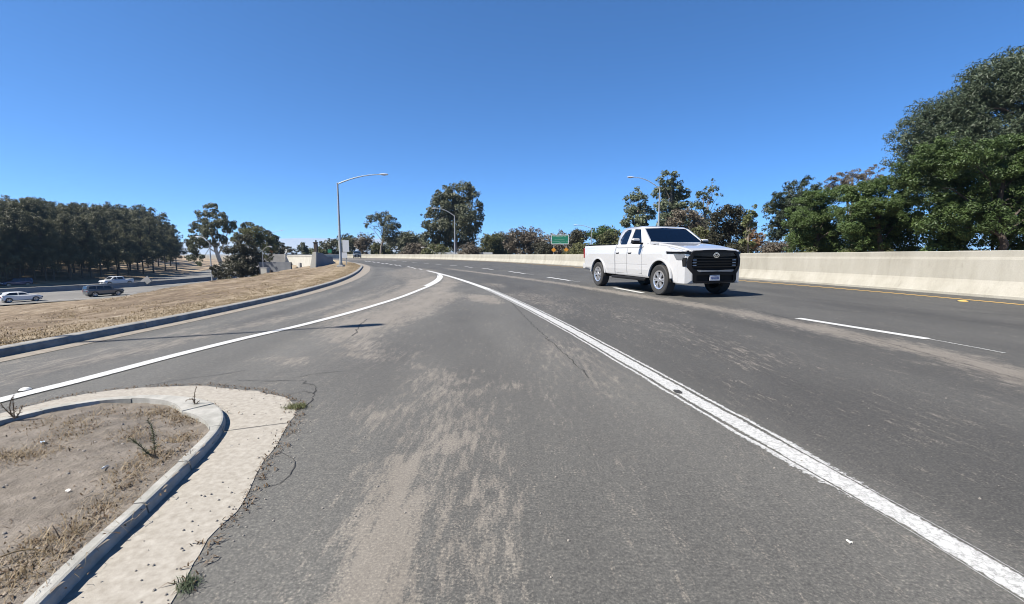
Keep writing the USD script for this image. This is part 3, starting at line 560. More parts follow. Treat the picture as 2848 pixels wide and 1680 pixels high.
for i, a in enumerate(seg):
    b = min(a + 10, len(bp) - 1)
    if b - a < 2: continue
    P = bp[a:b + 1].copy(); Ns = bpN[a:b + 1]; P[-1] -= (P[-1] - P[-2]) / np.linalg.norm(P[-1] - P[-2]) * .0015
    ha, hb = hB[a], hB[b]; sec = np.array(bsec(ha)); m = closed_sweep(P, sec, Ns, capped=False)
    if hb != ha:
        d = np.r_[0, np.cumsum(np.linalg.norm(np.diff(P, axis=0), axis=1))]; t = cKDTree(P).query(m.vertices[:, :2])[1]; tt = d[t] / d[-1]
        v = m.vertices.copy(); up = np.clip((v[:, 2] - .5) / (ha - .5), 0, 1); v[:, 2] += up * tt * (hb - ha); m.vertices = v
    obj('wall_segment', m, 'barrier_concrete', bar)
# ================================================================== trees
def leafy(blobs, n, size, seed, sub=16, subr=.36, aspect=.55, droop=0.0, flat=.5, shell=.5, squash=.85):
    """Leaf faces gathered in tufts over each blob (x, y, z, r): uneven outline, gaps, lit and shaded tufts."""
    r = np.random.default_rng(seed); B = np.asarray(blobs, float)
    w = B[:, 3] ** 2; per = np.maximum(1, (w / w.sum() * len(B) * sub)).round().astype(int)
    C, R = [], []
    for (x, y, z, rad), k in zip(B, per):
        d = r.normal(size=(k, 3)); d /= np.linalg.norm(d, axis=1, keepdims=True)
        q = rad * (shell + (1 - shell) * r.random((k, 1)) ** .6) * .92
        C.append(np.array([x, y, z]) + d * q * [1, 1, squash]); R.append(rad * subr * (.6 + .8 * r.random(k)))
    C = np.vstack(C); R = np.concatenate(R)
    pick = r.choice(len(C), n, p=R ** 2 / (R ** 2).sum())
    d = r.normal(size=(n, 3)); d /= np.linalg.norm(d, axis=1, keepdims=True)
    pos = C[pick] + d * (R[pick] * (.35 + .65 * r.random(n) ** .5))[:, None] * [1, 1, .8]
    # the face looks outward and up, its long axis lies across
    nrm = d * (1 - flat) + np.array([0, 0, flat]) + r.normal(size=(n, 3)) * .55
    nrm /= np.linalg.norm(nrm, axis=1, keepdims=True)
    t = np.cross(nrm, r.normal(size=(n, 3))); t /= np.linalg.norm(t, axis=1, keepdims=True)
    if droop: t = t * (1 - droop) + np.array([0, 0, -1.0]) * droop; t /= np.linalg.norm(t, axis=1, keepdims=True)
    b = np.cross(nrm, t); b /= np.maximum(np.linalg.norm(b, axis=1, keepdims=True), 1e-6)
    s = (size * (.6 + .8 * r.random(n)))[:, None]
    V = np.stack([pos - t * s * .5, pos + b * s * aspect * .5, pos + t * s * .5, pos - b * s * aspect * .5], 1).reshape(-1, 3)
    i = np.arange(n)[:, None] * 4
    return V, np.vstack([i + [0, 1, 2], i + [0, 2, 3]])
def limbs(base, tops, r0, seed, fork=.4, n=6, bend=.06, top=None):
    """A tapered trunk with a limb to each of the crown's tufts."""
    r = np.random.default_rng(seed); base = np.asarray(base, float); T = np.asarray(tops, float)[:, :3]
    crown = T.mean(0) if top is None else np.asarray(top, float); H = np.linalg.norm(crown - base)
    P = base + (crown - base) * np.linspace(0, 1, 7)[:, None]; P[1:-1] += r.normal(0, H * bend * .3, (5, 3)) * [1, 1, .2]
    ms = [tube(P, r0 * np.r_[1.25, .95, .85, .72, .58, .42, .22], n + 2)]
    for q in T:
        k = fork + (1 - fork) * r.random() * .75; f = k * 6; i = int(min(f, 5)); a = P[i] + (P[i + 1] - P[i]) * (f - i)
        m = (a + q) / 2 + [0, 0, .12 * np.linalg.norm(q - a)] + r.normal(0, .05 * np.linalg.norm(q - a), 3)
        ra = r0 * np.interp(k, [0, 1], [.7, .2]); ms.append(tube([a, (a + m) / 2 + r.normal(0, .02 * H, 3) * .3, m, q], [ra * .75, ra * .55, ra * .4, ra * .12], n - 1))
    return cat(ms)
def blob_at(specs, Yd, depth=.8, seed=0):
    """Tufts surveyed as (x, y, radius) in the photograph, at distance Yd, spread in depth."""
    r = np.random.default_rng(seed); out = []
    for x, y, rad in specs:
        R = rad * K / F * Yd; q = AT(x, y, Yd + r.uniform(-1, 1) * depth * R); out.append((*q, R))
    return np.array(out)
def crown_area(B):
    st = B[:, 3].min() * .35; x = np.arange((B[:, 0] - B[:, 3]).min(), (B[:, 0] + B[:, 3]).max(), st); z = np.arange((B[:, 2] - B[:, 3]).min(), (B[:, 2] + B[:, 3]).max(), st)
    X, Z = np.meshgrid(x, z); hit = np.zeros(X.shape, bool)
    for bx_, _, bz_, r_ in B: hit |= (X - bx_) ** 2 + (Z - bz_) ** 2 < r_ * r_
    return hit.sum() * st * st
def tree(name, label, leafmat, bark, blobs, base, n, size, r0, seed, group=None, sub=16, subr=.36, catg='tree', limb_n=None, lai=6.0, **kw):
    base = np.asarray(base, float); B = np.asarray(blobs, float).copy(); B[:, :3] -= base
    t = thing(name, label, catg, base, group=group)
    r = np.random.default_rng(seed); ends = B if limb_n is None or limb_n >= len(B) else B[r.choice(len(B), limb_n, replace=False)]
    c = (B[:, :3] * B[:, 3:] ** 2).sum(0) / (B[:, 3] ** 2).sum(); hi = B[:, 2].max()
    obj('trunk', limbs((0, 0, -.3), ends, r0, seed, top=(c[0], c[1], c[2] * .5 + hi * .5)), bark, t, smooth=40)
    # leaves sized so that the crown is as dense as a living one
    asp = kw.get('aspect', .55); area = crown_area(B); size = max(size, math.sqrt(lai * area / (n * .5 * asp)))
    obj('crown', leafy(B, n, size, seed + 1, sub, subr, **kw), leafmat, t)
    return t

# ------------------------------------------------------------------ pines of the stand beyond the freeway
def pine(k):
    r = np.random.default_rng(100 + k); Ht = 17.0; lo = [.32, .28, .38, .30, .34][k % 5]; B = []
    nlev = 13
    for i in range(nlev):
        f = i / (nlev - 1); z = Ht * (lo + (1 - lo) * f) - .4
        wid = (3.5 * (1 - f) ** .55 + .55) * (.75 + .5 * r.random())
        for j in range(int(r.integers(4, 7))):
            a = r.random() * 2 * PI; q = wid * (.35 + .65 * r.random())
            B.append((q * math.cos(a), q * math.sin(a), z + r.normal(0, .35) + q * .08, .75 + .5 * r.random() + .35 * (1 - f)))
    return np.array(B), Ht
pines = []
for k in range(5):
    B, Ht = pine(k)
    cp = UsdGeom.Xform.Define(stage, f'/World/pine_source_{k}')
    pines.append((B, Ht))
pine_first = {}
SECTION = [(60, 'above the white hatchback'), (205, 'between the white hatchback and the grey SUV'), (305, 'above the grey SUV'), (395, 'right of the grey SUV'), (9999, 'at the shaded right end')]
def pine_label(xd, front): return ('front pine of the stand, trunk in view, ' if front else 'rear pine of the stand, crown only, ') + next(t for x, t in SECTION if xd < x)
def put_pine(k, x, y, z, h, rz, lab=''):
    if k not in pine_first:
        B, Ht = pines[k]; t = thing('pine_tree', lab, 'tree', (x, y, z), rz, 'pines standing beyond the freeway', None, (h / 17,) * 3)
        obj('trunk', limbs((0, 0, -.5), B[::2], .20, 40 + k, fork=.3, n=5, bend=.02, top=(0, 0, Ht - .5)), 'bark_dark', t, smooth=40)
        obj('crown', leafy(B, 15000, .40, 60 + k, 9, .40, aspect=.30, flat=.35, shell=.3), 'pine_needles', t)
        pine_first[k] = t; return t
    return copy_of(pine_first[k], lab, (x, y, z), rz, (h / 17,) * 3)
for k in range(5): stage.RemovePrim(f'/World/pine_source_{k}')
rp_ = np.random.default_rng(21); placed = []
def pine_row(off, x0, x1, n, tops):
    """A row along the freeway: tops give the height of the skyline against x in the photograph."""
    for i in range(n):
        xd = x0 + (x1 - x0) * (i + .5 + rp_.uniform(-.38, .38)) / n
        d = ray(xd * K, 705); d = d[:2] / d[1]
        ys = np.linspace(40, 260, 441); pts = np.stack([d[0] * ys, ys], 1)
        fx = Fedge(np.clip(ys, -60, 400)); dist = shapely.distance(shapely.points(pts), FLINE); dist = np.where(pts[:, 0] < fx, dist, -dist)
        j = np.argmax(dist > off + rp_.uniform(-1.5, 1.5))
        if dist[j] < off - 2: continue
        x, y = pts[j]; z = verge_z(x, y); yt = np.interp(xd, [t[0] for t in tops], [t[1] for t in tops]) + rp_.uniform(-7, 14)
        h = AT(xd, yt, y)[2] - z
        if h < 4: continue
        put_pine(int(rp_.integers(0, 5)), x, y, z, h, rp_.random() * 6.28, pine_label(xd, off < 60))
FLINE = LineString(np.stack([Fedge(fr), fr], 1))
sk = [(-300, 500), (0, 502), (30, 494), (95, 490), (130, 505), (200, 506), (250, 503), (330, 511), (380, 514), (420, 528), (452, 556)]
pine_row(49, -260, 440, 24, [(x, y + 30) for x, y in sk]); pine_row(57, -240, 430, 26, [(x, y + 12) for x, y in sk]); pine_row(66, -230, 425, 26, [(x, y + 3) for x, y in sk])
pine_row(76, -220, 420, 24, sk); pine_row(90, -200, 415, 22, sk); pine_row(110, -200, 410, 22, sk)

# ------------------------------------------------------------------ gum, bushes and greenery right of the stand
def ground_at(x, y, Yd): return AT(x, y, Yd)
Yd = 88
tree('gum_tree', 'tall ragged gum tree with pale leaning trunk behind the freeway lamp post', 'eucalyptus_leaves', 'bark_pale',
     blob_at([(520, 512, 17), (500, 530, 18), (545, 540, 19), (490, 555, 18), (520, 560, 22), (560, 560, 18), (575, 552, 12), (505, 590, 20), (540, 590, 18), (480, 600, 20), (470, 625, 18), (478, 575, 14), (495, 640, 14), (458, 600, 14)], Yd, 1.2, 1), AT(553, 682, Yd), 11000, .34, .42, 201, limb_n=9, subr=.36, droop=.45, lai=3.4)
Yd = 78
tree('broad_bush', 'big black-green bushy tree between the gum tree and the retaining walls', 'dark_leaves', 'bark_dark',
     blob_at([(600, 600, 26), (575, 625, 28), (620, 630, 28), (590, 655, 30), (625, 660, 22), (560, 660, 22), (610, 680, 22), (580, 685, 20), (555, 690, 16), (640, 645, 14)], Yd, .9, 2), AT(597, 700, Yd), 12000, .30, .35, 202)
Yd = 96
tree('olive_tree', 'olive-green spreading tree rising behind the black-green bush', 'olive_leaves', 'bark_grey',
     blob_at([(600, 575, 20), (625, 583, 24), (650, 590, 24), (665, 605, 20), (585, 590, 18), (640, 570, 16), (612, 556, 13), (655, 625, 18)], Yd, 1, 3), AT(620, 690, Yd), 8000, .32, .30, 203)
Yd = 112
tree('gum_tree', 'small blue-green gum tree poking above the olive tree', 'eucalyptus_leaves', 'bark_grey', blob_at([(603, 553, 11), (598, 567, 12), (612, 572, 12), (633, 560, 10)], Yd, 1, 4), AT(606, 650, Yd), 3000, .34, .2, 204)
Yd = 120
tree('leafy_tree', 'dark rounded tree behind the tall lamp beyond the retaining walls', 'dark_leaves', 'bark_dark', blob_at([(672, 590, 16), (690, 605, 14), (662, 575, 12), (705, 613, 12), (720, 618, 10), (684, 618, 14)], Yd, 1, 5), AT(676, 640, Yd), 5000, .36, .25, 205)
Yd = 74
tree('shrub', 'dark shrub at the foot of the gum tree beside the freeway lamp', 'dark_leaves', 'bark_dark', blob_at([(530, 662, 12), (545, 668, 12), (537, 676, 12), (560, 672, 12)], Yd, 1, 6), AT(541, 690, Yd), 2600, .26, .1, 206, catg='shrub')
tree('shrub', 'pale agave-like shrub below the black-green bush on the bank', 'light_leaves', 'bark_grey', blob_at([(612, 686, 6), (626, 683, 7), (640, 681, 6)], 60, 1, 7), AT(626, 692, 60), 700, .24, .06, 207, catg='shrub')

# ------------------------------------------------------------------ skyline behind the ramp, left to right
def clump(x0, x1, top, bot, k, r_, seed, jag=5):
    r = np.random.default_rng(seed); out = []
    for i in range(int(k * 1.5)):
        x = r.uniform(x0 + r_ * .7, x1 - r_ * .7); m = abs((x - (x0 + x1) / 2) / ((x1 - x0) / 2)); yt = top + (bot - top) * .35 * m ** 2.2 + r.uniform(0, jag)
        out.append((x, r.uniform(yt + r_ * .7, bot), r_ * r.uniform(.75, 1.2)))
    for x in np.linspace(x0 + r_ * .8, x1 - r_ * .8, max(3, int((x1 - x0) / (r_ * 1.2)))):
        m = abs((x - (x0 + x1) / 2) / ((x1 - x0) / 2)); out.append((x, top + (bot - top) * .35 * m ** 2.2 + r_ * .7 + r.uniform(0, jag), r_ * r.uniform(.7, 1.05)))
    return out
sky_trees = [
 # name, label, leaf, x0, x1, top, bottom, distance, tufts, radius, leaves
 ('gum_tree', 'small airy gum tree standing alone before the mountain', 'eucalyptus_leaves', 728, 758, 596, 625, 150, 7, 7, 1600),
 ('leafy_tree', 'low olive tree right of the brown pillar on the skyline', 'olive_leaves', 752, 800, 604, 630, 160, 10, 9, 2600),
 ('leafy_tree', 'dark tree directly left of the tall roadside lamp post', 'pine_needles', 786, 834, 582, 630, 165, 14, 10, 4200),
 ('leafy_tree', 'green-topped tree just right of the tall roadside lamp post', 'eucalyptus_leaves', 832, 878, 571, 630, 150, 18, 11, 5200),
 ('leafy_tree', 'brownish tree above the distant dark vehicle', 'grey_scrub_leaves', 868, 918, 574, 632, 140, 20, 12, 5200),
 ('leafy_tree', 'dull olive tree below the flat-crowned gum', 'olive_leaves', 905, 965, 592, 632, 138, 20, 12, 5200),
 ('leafy_tree', 'broad grey-green tree left of the tallest gum tree', 'eucalyptus_leaves', 950, 1045, 563, 632, 150, 34, 14, 8500),
 ('grey_bush', 'grey-brown bushy tree at the wall below the tallest gum', 'grey_scrub_leaves', 985, 1080, 592, 632, 118, 26, 12, 6000),
 ('leafy_tree', 'yellow-green bushy tree right of the tallest gum tree', 'olive_leaves', 1172, 1245, 571, 630, 128, 26, 13, 6500),
 ('pine_screen', 'dark distant pine screen behind the yellow-green tree', 'pine_needles', 1190, 1275, 568, 620, 175, 18, 12, 5000),
 ('grey_tree', 'bare-looking grey-brown tree with a domed crown left of the green sign', 'grey_scrub_leaves', 1238, 1345, 553, 628, 118, 40, 14, 9500),
 ('grey_tree', 'second grey-brown tree directly behind the green sign', 'grey_scrub_leaves', 1335, 1415, 566, 628, 112, 28, 13, 7000),
 ('leafy_tree', 'dark brown-green round tree right of the green sign', 'dark_leaves', 1388, 1442, 562, 625, 105, 20, 12, 5000),
 ('leafy_tree', 'green tree behind the thin lamp left of the pickup', 'broad_leaves', 1442, 1520, 551, 622, 98, 26, 13, 7000),
 ('leafy_tree', 'yellow-olive tree rising over the pickup bed', 'olive_leaves', 1468, 1545, 562, 620, 84, 24, 13, 7000),
]
for i, (nm, lab, lm, x0, x1, t0, b0, Yd, k, rr, n) in enumerate(sky_trees):
    base = AT((x0 + x1) / 2, 624, Yd); base[2] = -.05
    tree(nm, lab, lm, 'bark_grey', blob_at(clump(x0, x1, t0, b0, k, rr, 300 + i), Yd, 1.4, 320 + i), base, n, .0035 * Yd, .22, 340 + i, limb_n=8, sub=10, subr=.5, catg='tree', lai=7.5)
Yd = 135
tree('gum_tree', 'flat-crowned dark gum tree with sky showing through its lower branches', 'eucalyptus_leaves', 'bark_grey',
     blob_at([(912, 538, 13), (930, 530, 13), (948, 530, 13), (962, 540, 13), (970, 556, 13), (975, 575, 12), (955, 560, 15), (938, 547, 12), (905, 555, 9), (900, 548, 8), (915, 578, 8), (950, 582, 14), (965, 592, 14), (925, 560, 7)], Yd, 1.0, 11), np.r_[AT(935, 624, Yd)[:2], -.05], 7000, .40, .35, 401, subr=.4, shell=.4, lai=3.2)
Yd = 118
tree('gum_tree', 'tallest gum tree of the skyline with dense grey-green crown', 'eucalyptus_leaves', 'bark_grey',
     blob_at([(1090, 470, 18), (1115, 464, 18), (1140, 462, 18), (1162, 475, 18), (1075, 495, 20), (1105, 495, 24), (1140, 495, 24), (1172, 500, 16), (1068, 525, 20), (1100, 530, 26), (1140, 530, 26), (1170, 530, 18), (1060, 555, 20), (1090, 565, 26), (1130, 565, 26), (1165, 560, 20), (1042, 530, 8), (1048, 550, 10), (1182, 515, 9), (1055, 585, 20), (1085, 598, 22), (1120, 600, 22), (1155, 592, 20), (1178, 545, 10)], Yd, 1.0, 12), np.r_[AT(1120, 624, Yd)[:2], -.05], 30000, .30, .55, 402, subr=.46, droop=.35, limb_n=14, lai=8.5)

def dome(cx, cy, rx_, ry_, k, r_, seed, lo=-1.0):
    r = np.random.default_rng(seed); out = []
    for i in range(k):
        a = r.uniform(-PI, PI); q = r.random() ** .45; x = cx + rx_ * q * math.cos(a); y = cy + ry_ * q * math.sin(a)
        if y < 640: out.append((x, y, r_ * r.uniform(.7, 1.25)))
    return out
# ------------------------------------------------------------------ trees behind the barrier at the right
Yd = 62
tree('gum_tree', 'left one of three ragged gum trees behind the pickup, with a pointed top', 'pale_eucalyptus_leaves', 'bark_grey',
     blob_at([(1568, 465, 9), (1565, 482, 14), (1545, 492, 11), (1583, 490, 12), (1550, 515, 17), (1580, 515, 17), (1545, 545, 17), (1575, 545, 18), (1600, 530, 14), (1555, 575, 18), (1585, 575, 18), (1545, 600, 16), (1580, 605, 18)], Yd, 1, 21), np.r_[AT(1568, 624, Yd)[:2], -.05], 13000, .22, .25, 411, subr=.46, droop=.3, lai=8)
Yd = 66
tree('gum_tree', 'tallest middle one of three ragged gum trees, behind the lamp post', 'pale_eucalyptus_leaves', 'bark_grey',
     blob_at([(1635, 424, 11), (1652, 432, 13), (1622, 442, 12), (1640, 455, 17), (1668, 455, 13), (1618, 475, 15), (1650, 482, 20), (1680, 478, 15), (1625, 505, 17), (1660, 512, 20), (1690, 505, 13), (1640, 540, 20), (1675, 545, 18), (1625, 570, 18), (1655, 585, 20)], Yd, 1, 22), np.r_[AT(1650, 624, Yd)[:2], -.05], 16000, .23, .3, 412, subr=.46, droop=.3, lai=8)
Yd = 64
tree('gum_tree', 'right one of three ragged gum trees, thin and see-through on its right side', 'pale_eucalyptus_leaves', 'bark_grey',
     blob_at([(1752, 445, 7), (1755, 462, 11), (1735, 468, 12), (1768, 478, 9), (1722, 482, 13), (1740, 490, 13), (1712, 505, 14), (1735, 515, 13), (1765, 500, 6), (1705, 530, 15), (1725, 545, 17), (1700, 560, 16), (1740, 570, 16), (1715, 590, 18)], Yd, 1, 23), np.r_[AT(1735, 624, Yd)[:2], -.05], 8500, .22, .22, 413, subr=.36, droop=.3, lai=3.6)
Yd = 56
tree('brown_tree', 'brownish half-dry tree between the gum trees above the pickup cab', 'grey_scrub_leaves', 'bark_grey', blob_at(clump(1640, 1735, 512, 618, 26, 15, 31), Yd, 1, 24), np.r_[AT(1690, 624, Yd)[:2], -.05], 9000, .20, .2, 414, limb_n=8, subr=.5)
Yd = 50
tree('round_tree', 'dark brown-green round-topped tree behind the pickup bonnet', 'dark_leaves', 'bark_dark', blob_at(clump(1738, 1852, 501, 618, 34, 16, 32, 3), Yd, 1, 25), np.r_[AT(1795, 624, Yd)[:2], -.05], 14000, .19, .25, 415, limb_n=8, subr=.5)
Yd = 40
tree('light_tree', 'slender light green young tree right of the dark round tree', 'light_leaves', 'bark_grey',
     blob_at([(1853, 508, 6), (1846, 522, 9), (1838, 535, 10), (1855, 528, 7), (1830, 550, 9), (1848, 552, 9), (1835, 575, 8), (1826, 595, 10), (1845, 600, 9)], Yd, 1, 26), np.r_[AT(1840, 624, Yd)[:2], -.05], 2600, .17, .10, 416, subr=.4)
tree('rusty_shrub', 'rust-brown dry shrub right of the light green young tree', 'rusty_leaves', 'bark_grey', blob_at([(1852, 575, 10), (1868, 582, 11), (1858, 597, 13), (1875, 600, 10), (1845, 590, 9)], 42, 1, 27), np.r_[AT(1860, 624, 42)[:2], -.05], 1800, .15, .08, 417, catg='shrub', subr=.45)
Yd = 46
tree('stone_pine', 'grey-green pine at the left end of the leafy tree row', 'stone_pine_needles', 'bark_dark',
     blob_at([(1985, 445, 15), (1960, 455, 17), (1935, 462, 15), (2005, 462, 15), (1915, 478, 16), (1945, 490, 20), (1900, 500, 15), (1925, 515, 18), (1890, 525, 14), (1910, 545, 18), (1885, 560, 14), (1905, 580, 17), (1985, 480, 20), (1960, 520, 20), (1930, 560, 20), (1890, 600, 12)] + dome(1945, 535, 55, 75, 26, 17, 8), Yd, 1, 28), np.r_[AT(1935, 624, Yd)[:2], -.05], 15000, .24, .28, 418, subr=.36, aspect=.25, flat=.3)
Yd = 38
tree('feathery_tree', 'thin feathery brown-green tree top between the two pines', 'grey_scrub_leaves', 'bark_grey',
     blob_at([(2060, 435, 14), (2085, 430, 14), (2110, 428, 15), (2135, 420, 14), (2150, 412, 10), (2170, 418, 8), (2040, 445, 14), (2120, 445, 18), (2080, 455, 20), (2155, 440, 15), (2045, 465, 18)], Yd, 1, 29), np.r_[AT(2100, 624, Yd)[:2], -.05], 5200, .17, .2, 419, subr=.32, aspect=.3, lai=2.2)
Yd = 42
big = [(2225, 400, 24), (2210, 420, 18), (2245, 360, 26), (2262, 330, 28), (2290, 305, 30), (2320, 270, 28), (2350, 255, 28), (2385, 225, 28), (2410, 205, 26), (2440, 165, 26), (2470, 145, 26), (2505, 132, 24), (2240, 420, 26), (2280, 370, 34), (2320, 330, 36), (2360, 300, 38), (2400, 260, 38), (2440, 220, 40), (2480, 185, 38), (2540, 130, 32), (2600, 115, 40), (2680, 130, 45)] + dome(2540, 370, 270, 240, 230, 34, 5) + [(2480, 300, 34), (2510, 290, 34), (2500, 330, 34), (2460, 320, 30), (2520, 320, 34), (2490, 270, 30)] + dome(2330, 350, 125, 85, 60, 26, 6) + dome(2240, 400, 50, 40, 16, 20, 7)
tree('stone_pine', 'huge grey-green pine towering at the right edge of the picture', 'stone_pine_needles', 'bark_dark', blob_at(big, Yd, 1.0, 30), np.r_[AT(2560, 624, Yd)[:2], -.05], 190000, .2, .55, 420, subr=.40, aspect=.22, flat=.35, sub=18, limb_n=30, lai=6)
def leafy_mass(nm, lab, specs, Yd, basex, n, seed):
    return tree(nm, lab, 'broad_leaves', 'bark_dark', blob_at(specs, Yd, .9, seed), np.r_[AT(basex, 640, Yd)[:2], -.05], n, .09, .17, seed + 1, lai=6.5, subr=.38, aspect=.5, sub=22, limb_n=22, flat=.6, shell=.55)
leafy_mass('leafy_tree', 'left one of the glossy green trees above the barrier, small and round', [(1950, 520, 20), (1975, 498, 22), (2000, 488, 24), (2030, 485, 24), (2060, 480, 24), (1945, 550, 20), (1975, 535, 26), (2010, 530, 28), (2045, 525, 28), (1950, 585, 20), (1985, 575, 26), (2025, 570, 28), (2060, 565, 26), (1960, 605, 16), (2000, 605, 18), (2040, 605, 20)], 30, 2005, 50000, 501)
leafy_mass('leafy_tree', 'middle one of the glossy green trees above the barrier', [(2085, 478, 24), (2115, 470, 26), (2150, 462, 28), (2185, 455, 28), (2215, 440, 28), (2090, 520, 28), (2130, 510, 30), (2175, 500, 32), (2220, 495, 32), (2095, 560, 26), (2140, 555, 30), (2190, 550, 32), (2235, 545, 30), (2110, 595, 20), (2160, 595, 22)], 25, 2150, 60000, 511)
leafy_mass('leafy_tree', 'right one of the glossy green trees above the barrier, tallest and widest', [(2235, 405, 30), (2265, 385, 32), (2300, 365, 32), (2340, 352, 30), (2240, 450, 34), (2285, 430, 38), (2330, 405, 38), (2380, 385, 36), (2420, 372, 34), (2460, 362, 34), (2500, 356, 34), (2540, 352, 36), (2600, 350, 44), (2680, 370, 50), (2285, 480, 38), (2340, 465, 42), (2400, 440, 42), (2460, 420, 42), (2520, 415, 44), (2590, 420, 50), (2670, 440, 55), (2340, 520, 36), (2400, 500, 40), (2520, 480, 40), (2600, 500, 50), (2310, 545, 32), (2370, 560, 30), (2440, 545, 36), (2500, 550, 36), (2580, 560, 40)], 21, 2440, 135000, 521)
# undergrowth that closes the gaps above the barrier
bushes = [('olive bush under the tallest gum tree, left of its lamp post', 'olive_leaves', 1040, 1112, 598, 104), ('grey bush under the tallest gum tree, right of its lamp post', 'grey_scrub_leaves', 1124, 1180, 594, 100),
          ('dark bush between the domed grey tree and the green sign', 'dark_leaves', 1310, 1362, 588, 92), ('olive bush right of the green sign posts', 'olive_leaves', 1398, 1455, 590, 80),
          ('broad olive bush hidden behind the pickup bed', 'olive_leaves', 1515, 1610, 572, 58), ('grey-green bush between the gum trees behind the pickup roof', 'eucalyptus_leaves', 1600, 1690, 560, 60), ('olive bush behind the pickup windscreen', 'olive_leaves', 1680, 1765, 556, 52),
          ('low dark bush behind the pickup bonnet beside the rusty shrub', 'dark_leaves', 1780, 1870, 588, 44), ('small grey bush where barrier and leafy tree row meet', 'grey_scrub_leaves', 1862, 1945, 590, 38)]
for i, (lab, lm, x0, x1, t0, Yd) in enumerate(bushes):
    base = AT((x0 + x1) / 2, 626, Yd); base[2] = -.05
    tree('bush', lab, lm, 'bark_grey', blob_at(clump(x0, x1, t0, 632, 18, 13, 600 + i), Yd, 1.2, 620 + i), base, 5200, .1, .08, 640 + i, limb_n=6, sub=9, subr=.48, catg='bush')
for i, (lab, x0, x1, t0, Yd) in enumerate([('shaded green bush under the left glossy tree', 1935, 2085, 535, 31), ('shaded green bush under the middle glossy tree', 2070, 2270, 495, 26), ('shaded green bush under the right glossy tree, at the frame edge', 2250, 2640, 450, 22.5)]):
    base = AT((x0 + x1) / 2, 640, Yd); base[2] = -.05
    tree('bush', lab, 'broad_leaves', 'bark_dark', blob_at(clump(x0, x1, t0, 640, 46 + 18 * i, 22, 660 + i), Yd, 1.0, 680 + i), base, 22000 + 10000 * i, .1, .08, 690 + i, limb_n=8, sub=12, subr=.42, catg='bush')
# weeds along the foot of the barrier's far side
wd = []
rw = np.random.default_rng(77)
for i in range(60):
    y = rw.uniform(16, 48); x = float(Redge(y)) + rw.uniform(1.2, 3.0); wd.append((x, y, rw.uniform(.75, 1.25), rw.uniform(.2, .4)))
tag(obj('weeds', leafy(wd, 9000, .07, 78, sub=3, subr=.6), 'olive_leaves'), 'low weedy growth along the back of the barrier under the trees', 'ground cover', kind='stuff')
# ================================================================== vehicles
def ccw(P):
    P = np.asarray(P, float); a = (P[:, 0] * np.roll(P[:, 1], -1) - np.roll(P[:, 0], -1) * P[:, 1]).sum(); return P if a > 0 else P[::-1]
def sect(P, r=0.0):
    c = CrossSection([ccw(P)])
    if r: c = c.offset(-r, m3.JoinType.Round, 2, 24).offset(2 * r, m3.JoinType.Round, 2, 24).offset(-r, m3.JoinType.Round, 2, 24)
    return c
def ext_y(P, w, y0=None, r=0.0):     # (x, z) outline, w wide in y
    y0 = -w / 2 if y0 is None else y0
    return sect(P, r).extrude(w).transform(np.array([[1, 0, 0, 0], [0, 0, -1, y0 + w], [0, 1, 0, 0]], float))
def ext_z(P, h, z0=0.0, r=0.0):      # (x, y) outline
    return sect(P, r).extrude(h).translate([0, 0, z0])
def ext_x(P, l, x0=0.0, r=0.0):      # (y, z) outline
    return sect(P, r).extrude(l).transform(np.array([[0, 0, 1, x0], [1, 0, 0, 0], [0, 1, 0, 0]], float))
def mirror(P): P = list(P); return P + [(-a, b) for a, b in P[::-1]]
def mirror2(P): P = list(P); return P + [(a, -b) for a, b in P[::-1]]
def mbox(sx, sy, sz, c): return Manifold.cube([sx, sy, sz], True).translate(list(c))
def mcyl_y(r, w, c): return Manifold.cylinder(w, r, r, 48, True).rotate([90, 0, 0]).translate(list(c))
def rounded(sx, sy, sz, c, r=.02): 
    return Manifold.batch_hull([Manifold.sphere(r, 12).translate([c[0] + a * (sx / 2 - r), c[1] + b * (sy / 2 - r), c[2] + d * (sz / 2 - r)]) for a in (-1, 1) for b in (-1, 1) for d in (-1, 1)])
def tyre_mesh(R, w, rim):
    P = [(rim, -w * .42), (R * .80, -w * .5), (R * .93, -w * .49), (R * .985, -w * .42), (R, -w * .25), (R, w * .25), (R * .985, w * .42), (R * .93, w * .49), (R * .80, w * .5), (rim, w * .42)]
    m = trimesh.creation.revolve(np.array(P + [P[0]]), sections=40); m.apply_transform(trimesh.transformations.rotation_matrix(PI / 2, [1, 0, 0])); return m
def rim_mesh(R, w, n, side, split=True):
    out = -side * w * .36       # outer face towards the side
    ms = []
    ring = trimesh.creation.revolve(np.array([(R * .86, -.03), (R * 1.0, -.035), (R * 1.02, .0), (R * 1.0, .03), (R * .86, .02), (R * .86, -.03)]), sections=36)
    ring.apply_transform(trimesh.transformations.rotation_matrix(PI / 2, [1, 0, 0])); ring.apply_translation([0, 0, 0]); ms.append(ring)
    ms.append(cyl(R * .22, .07, axis='y'))
    for k in range(n):
        a = 2 * PI * k / n
        for s in ((-.20, .20) if split else (0,)):
            b = trimesh.creation.box((R * .78, .035, R * .15)); b.apply_translation([R * .52, 0, 0])
            b.apply_transform(trimesh.transformations.rotation_matrix(s * .35, [0, 1, 0], [R * .15, 0, 0])); b.apply_translation([0, 0, 0])
            b.apply_transform(trimesh.transformations.rotation_matrix(a + s * .5, [0, 1, 0])); ms.append(b)
    m = cat(ms); m.apply_translation([0, side * w * .36, 0]); return m
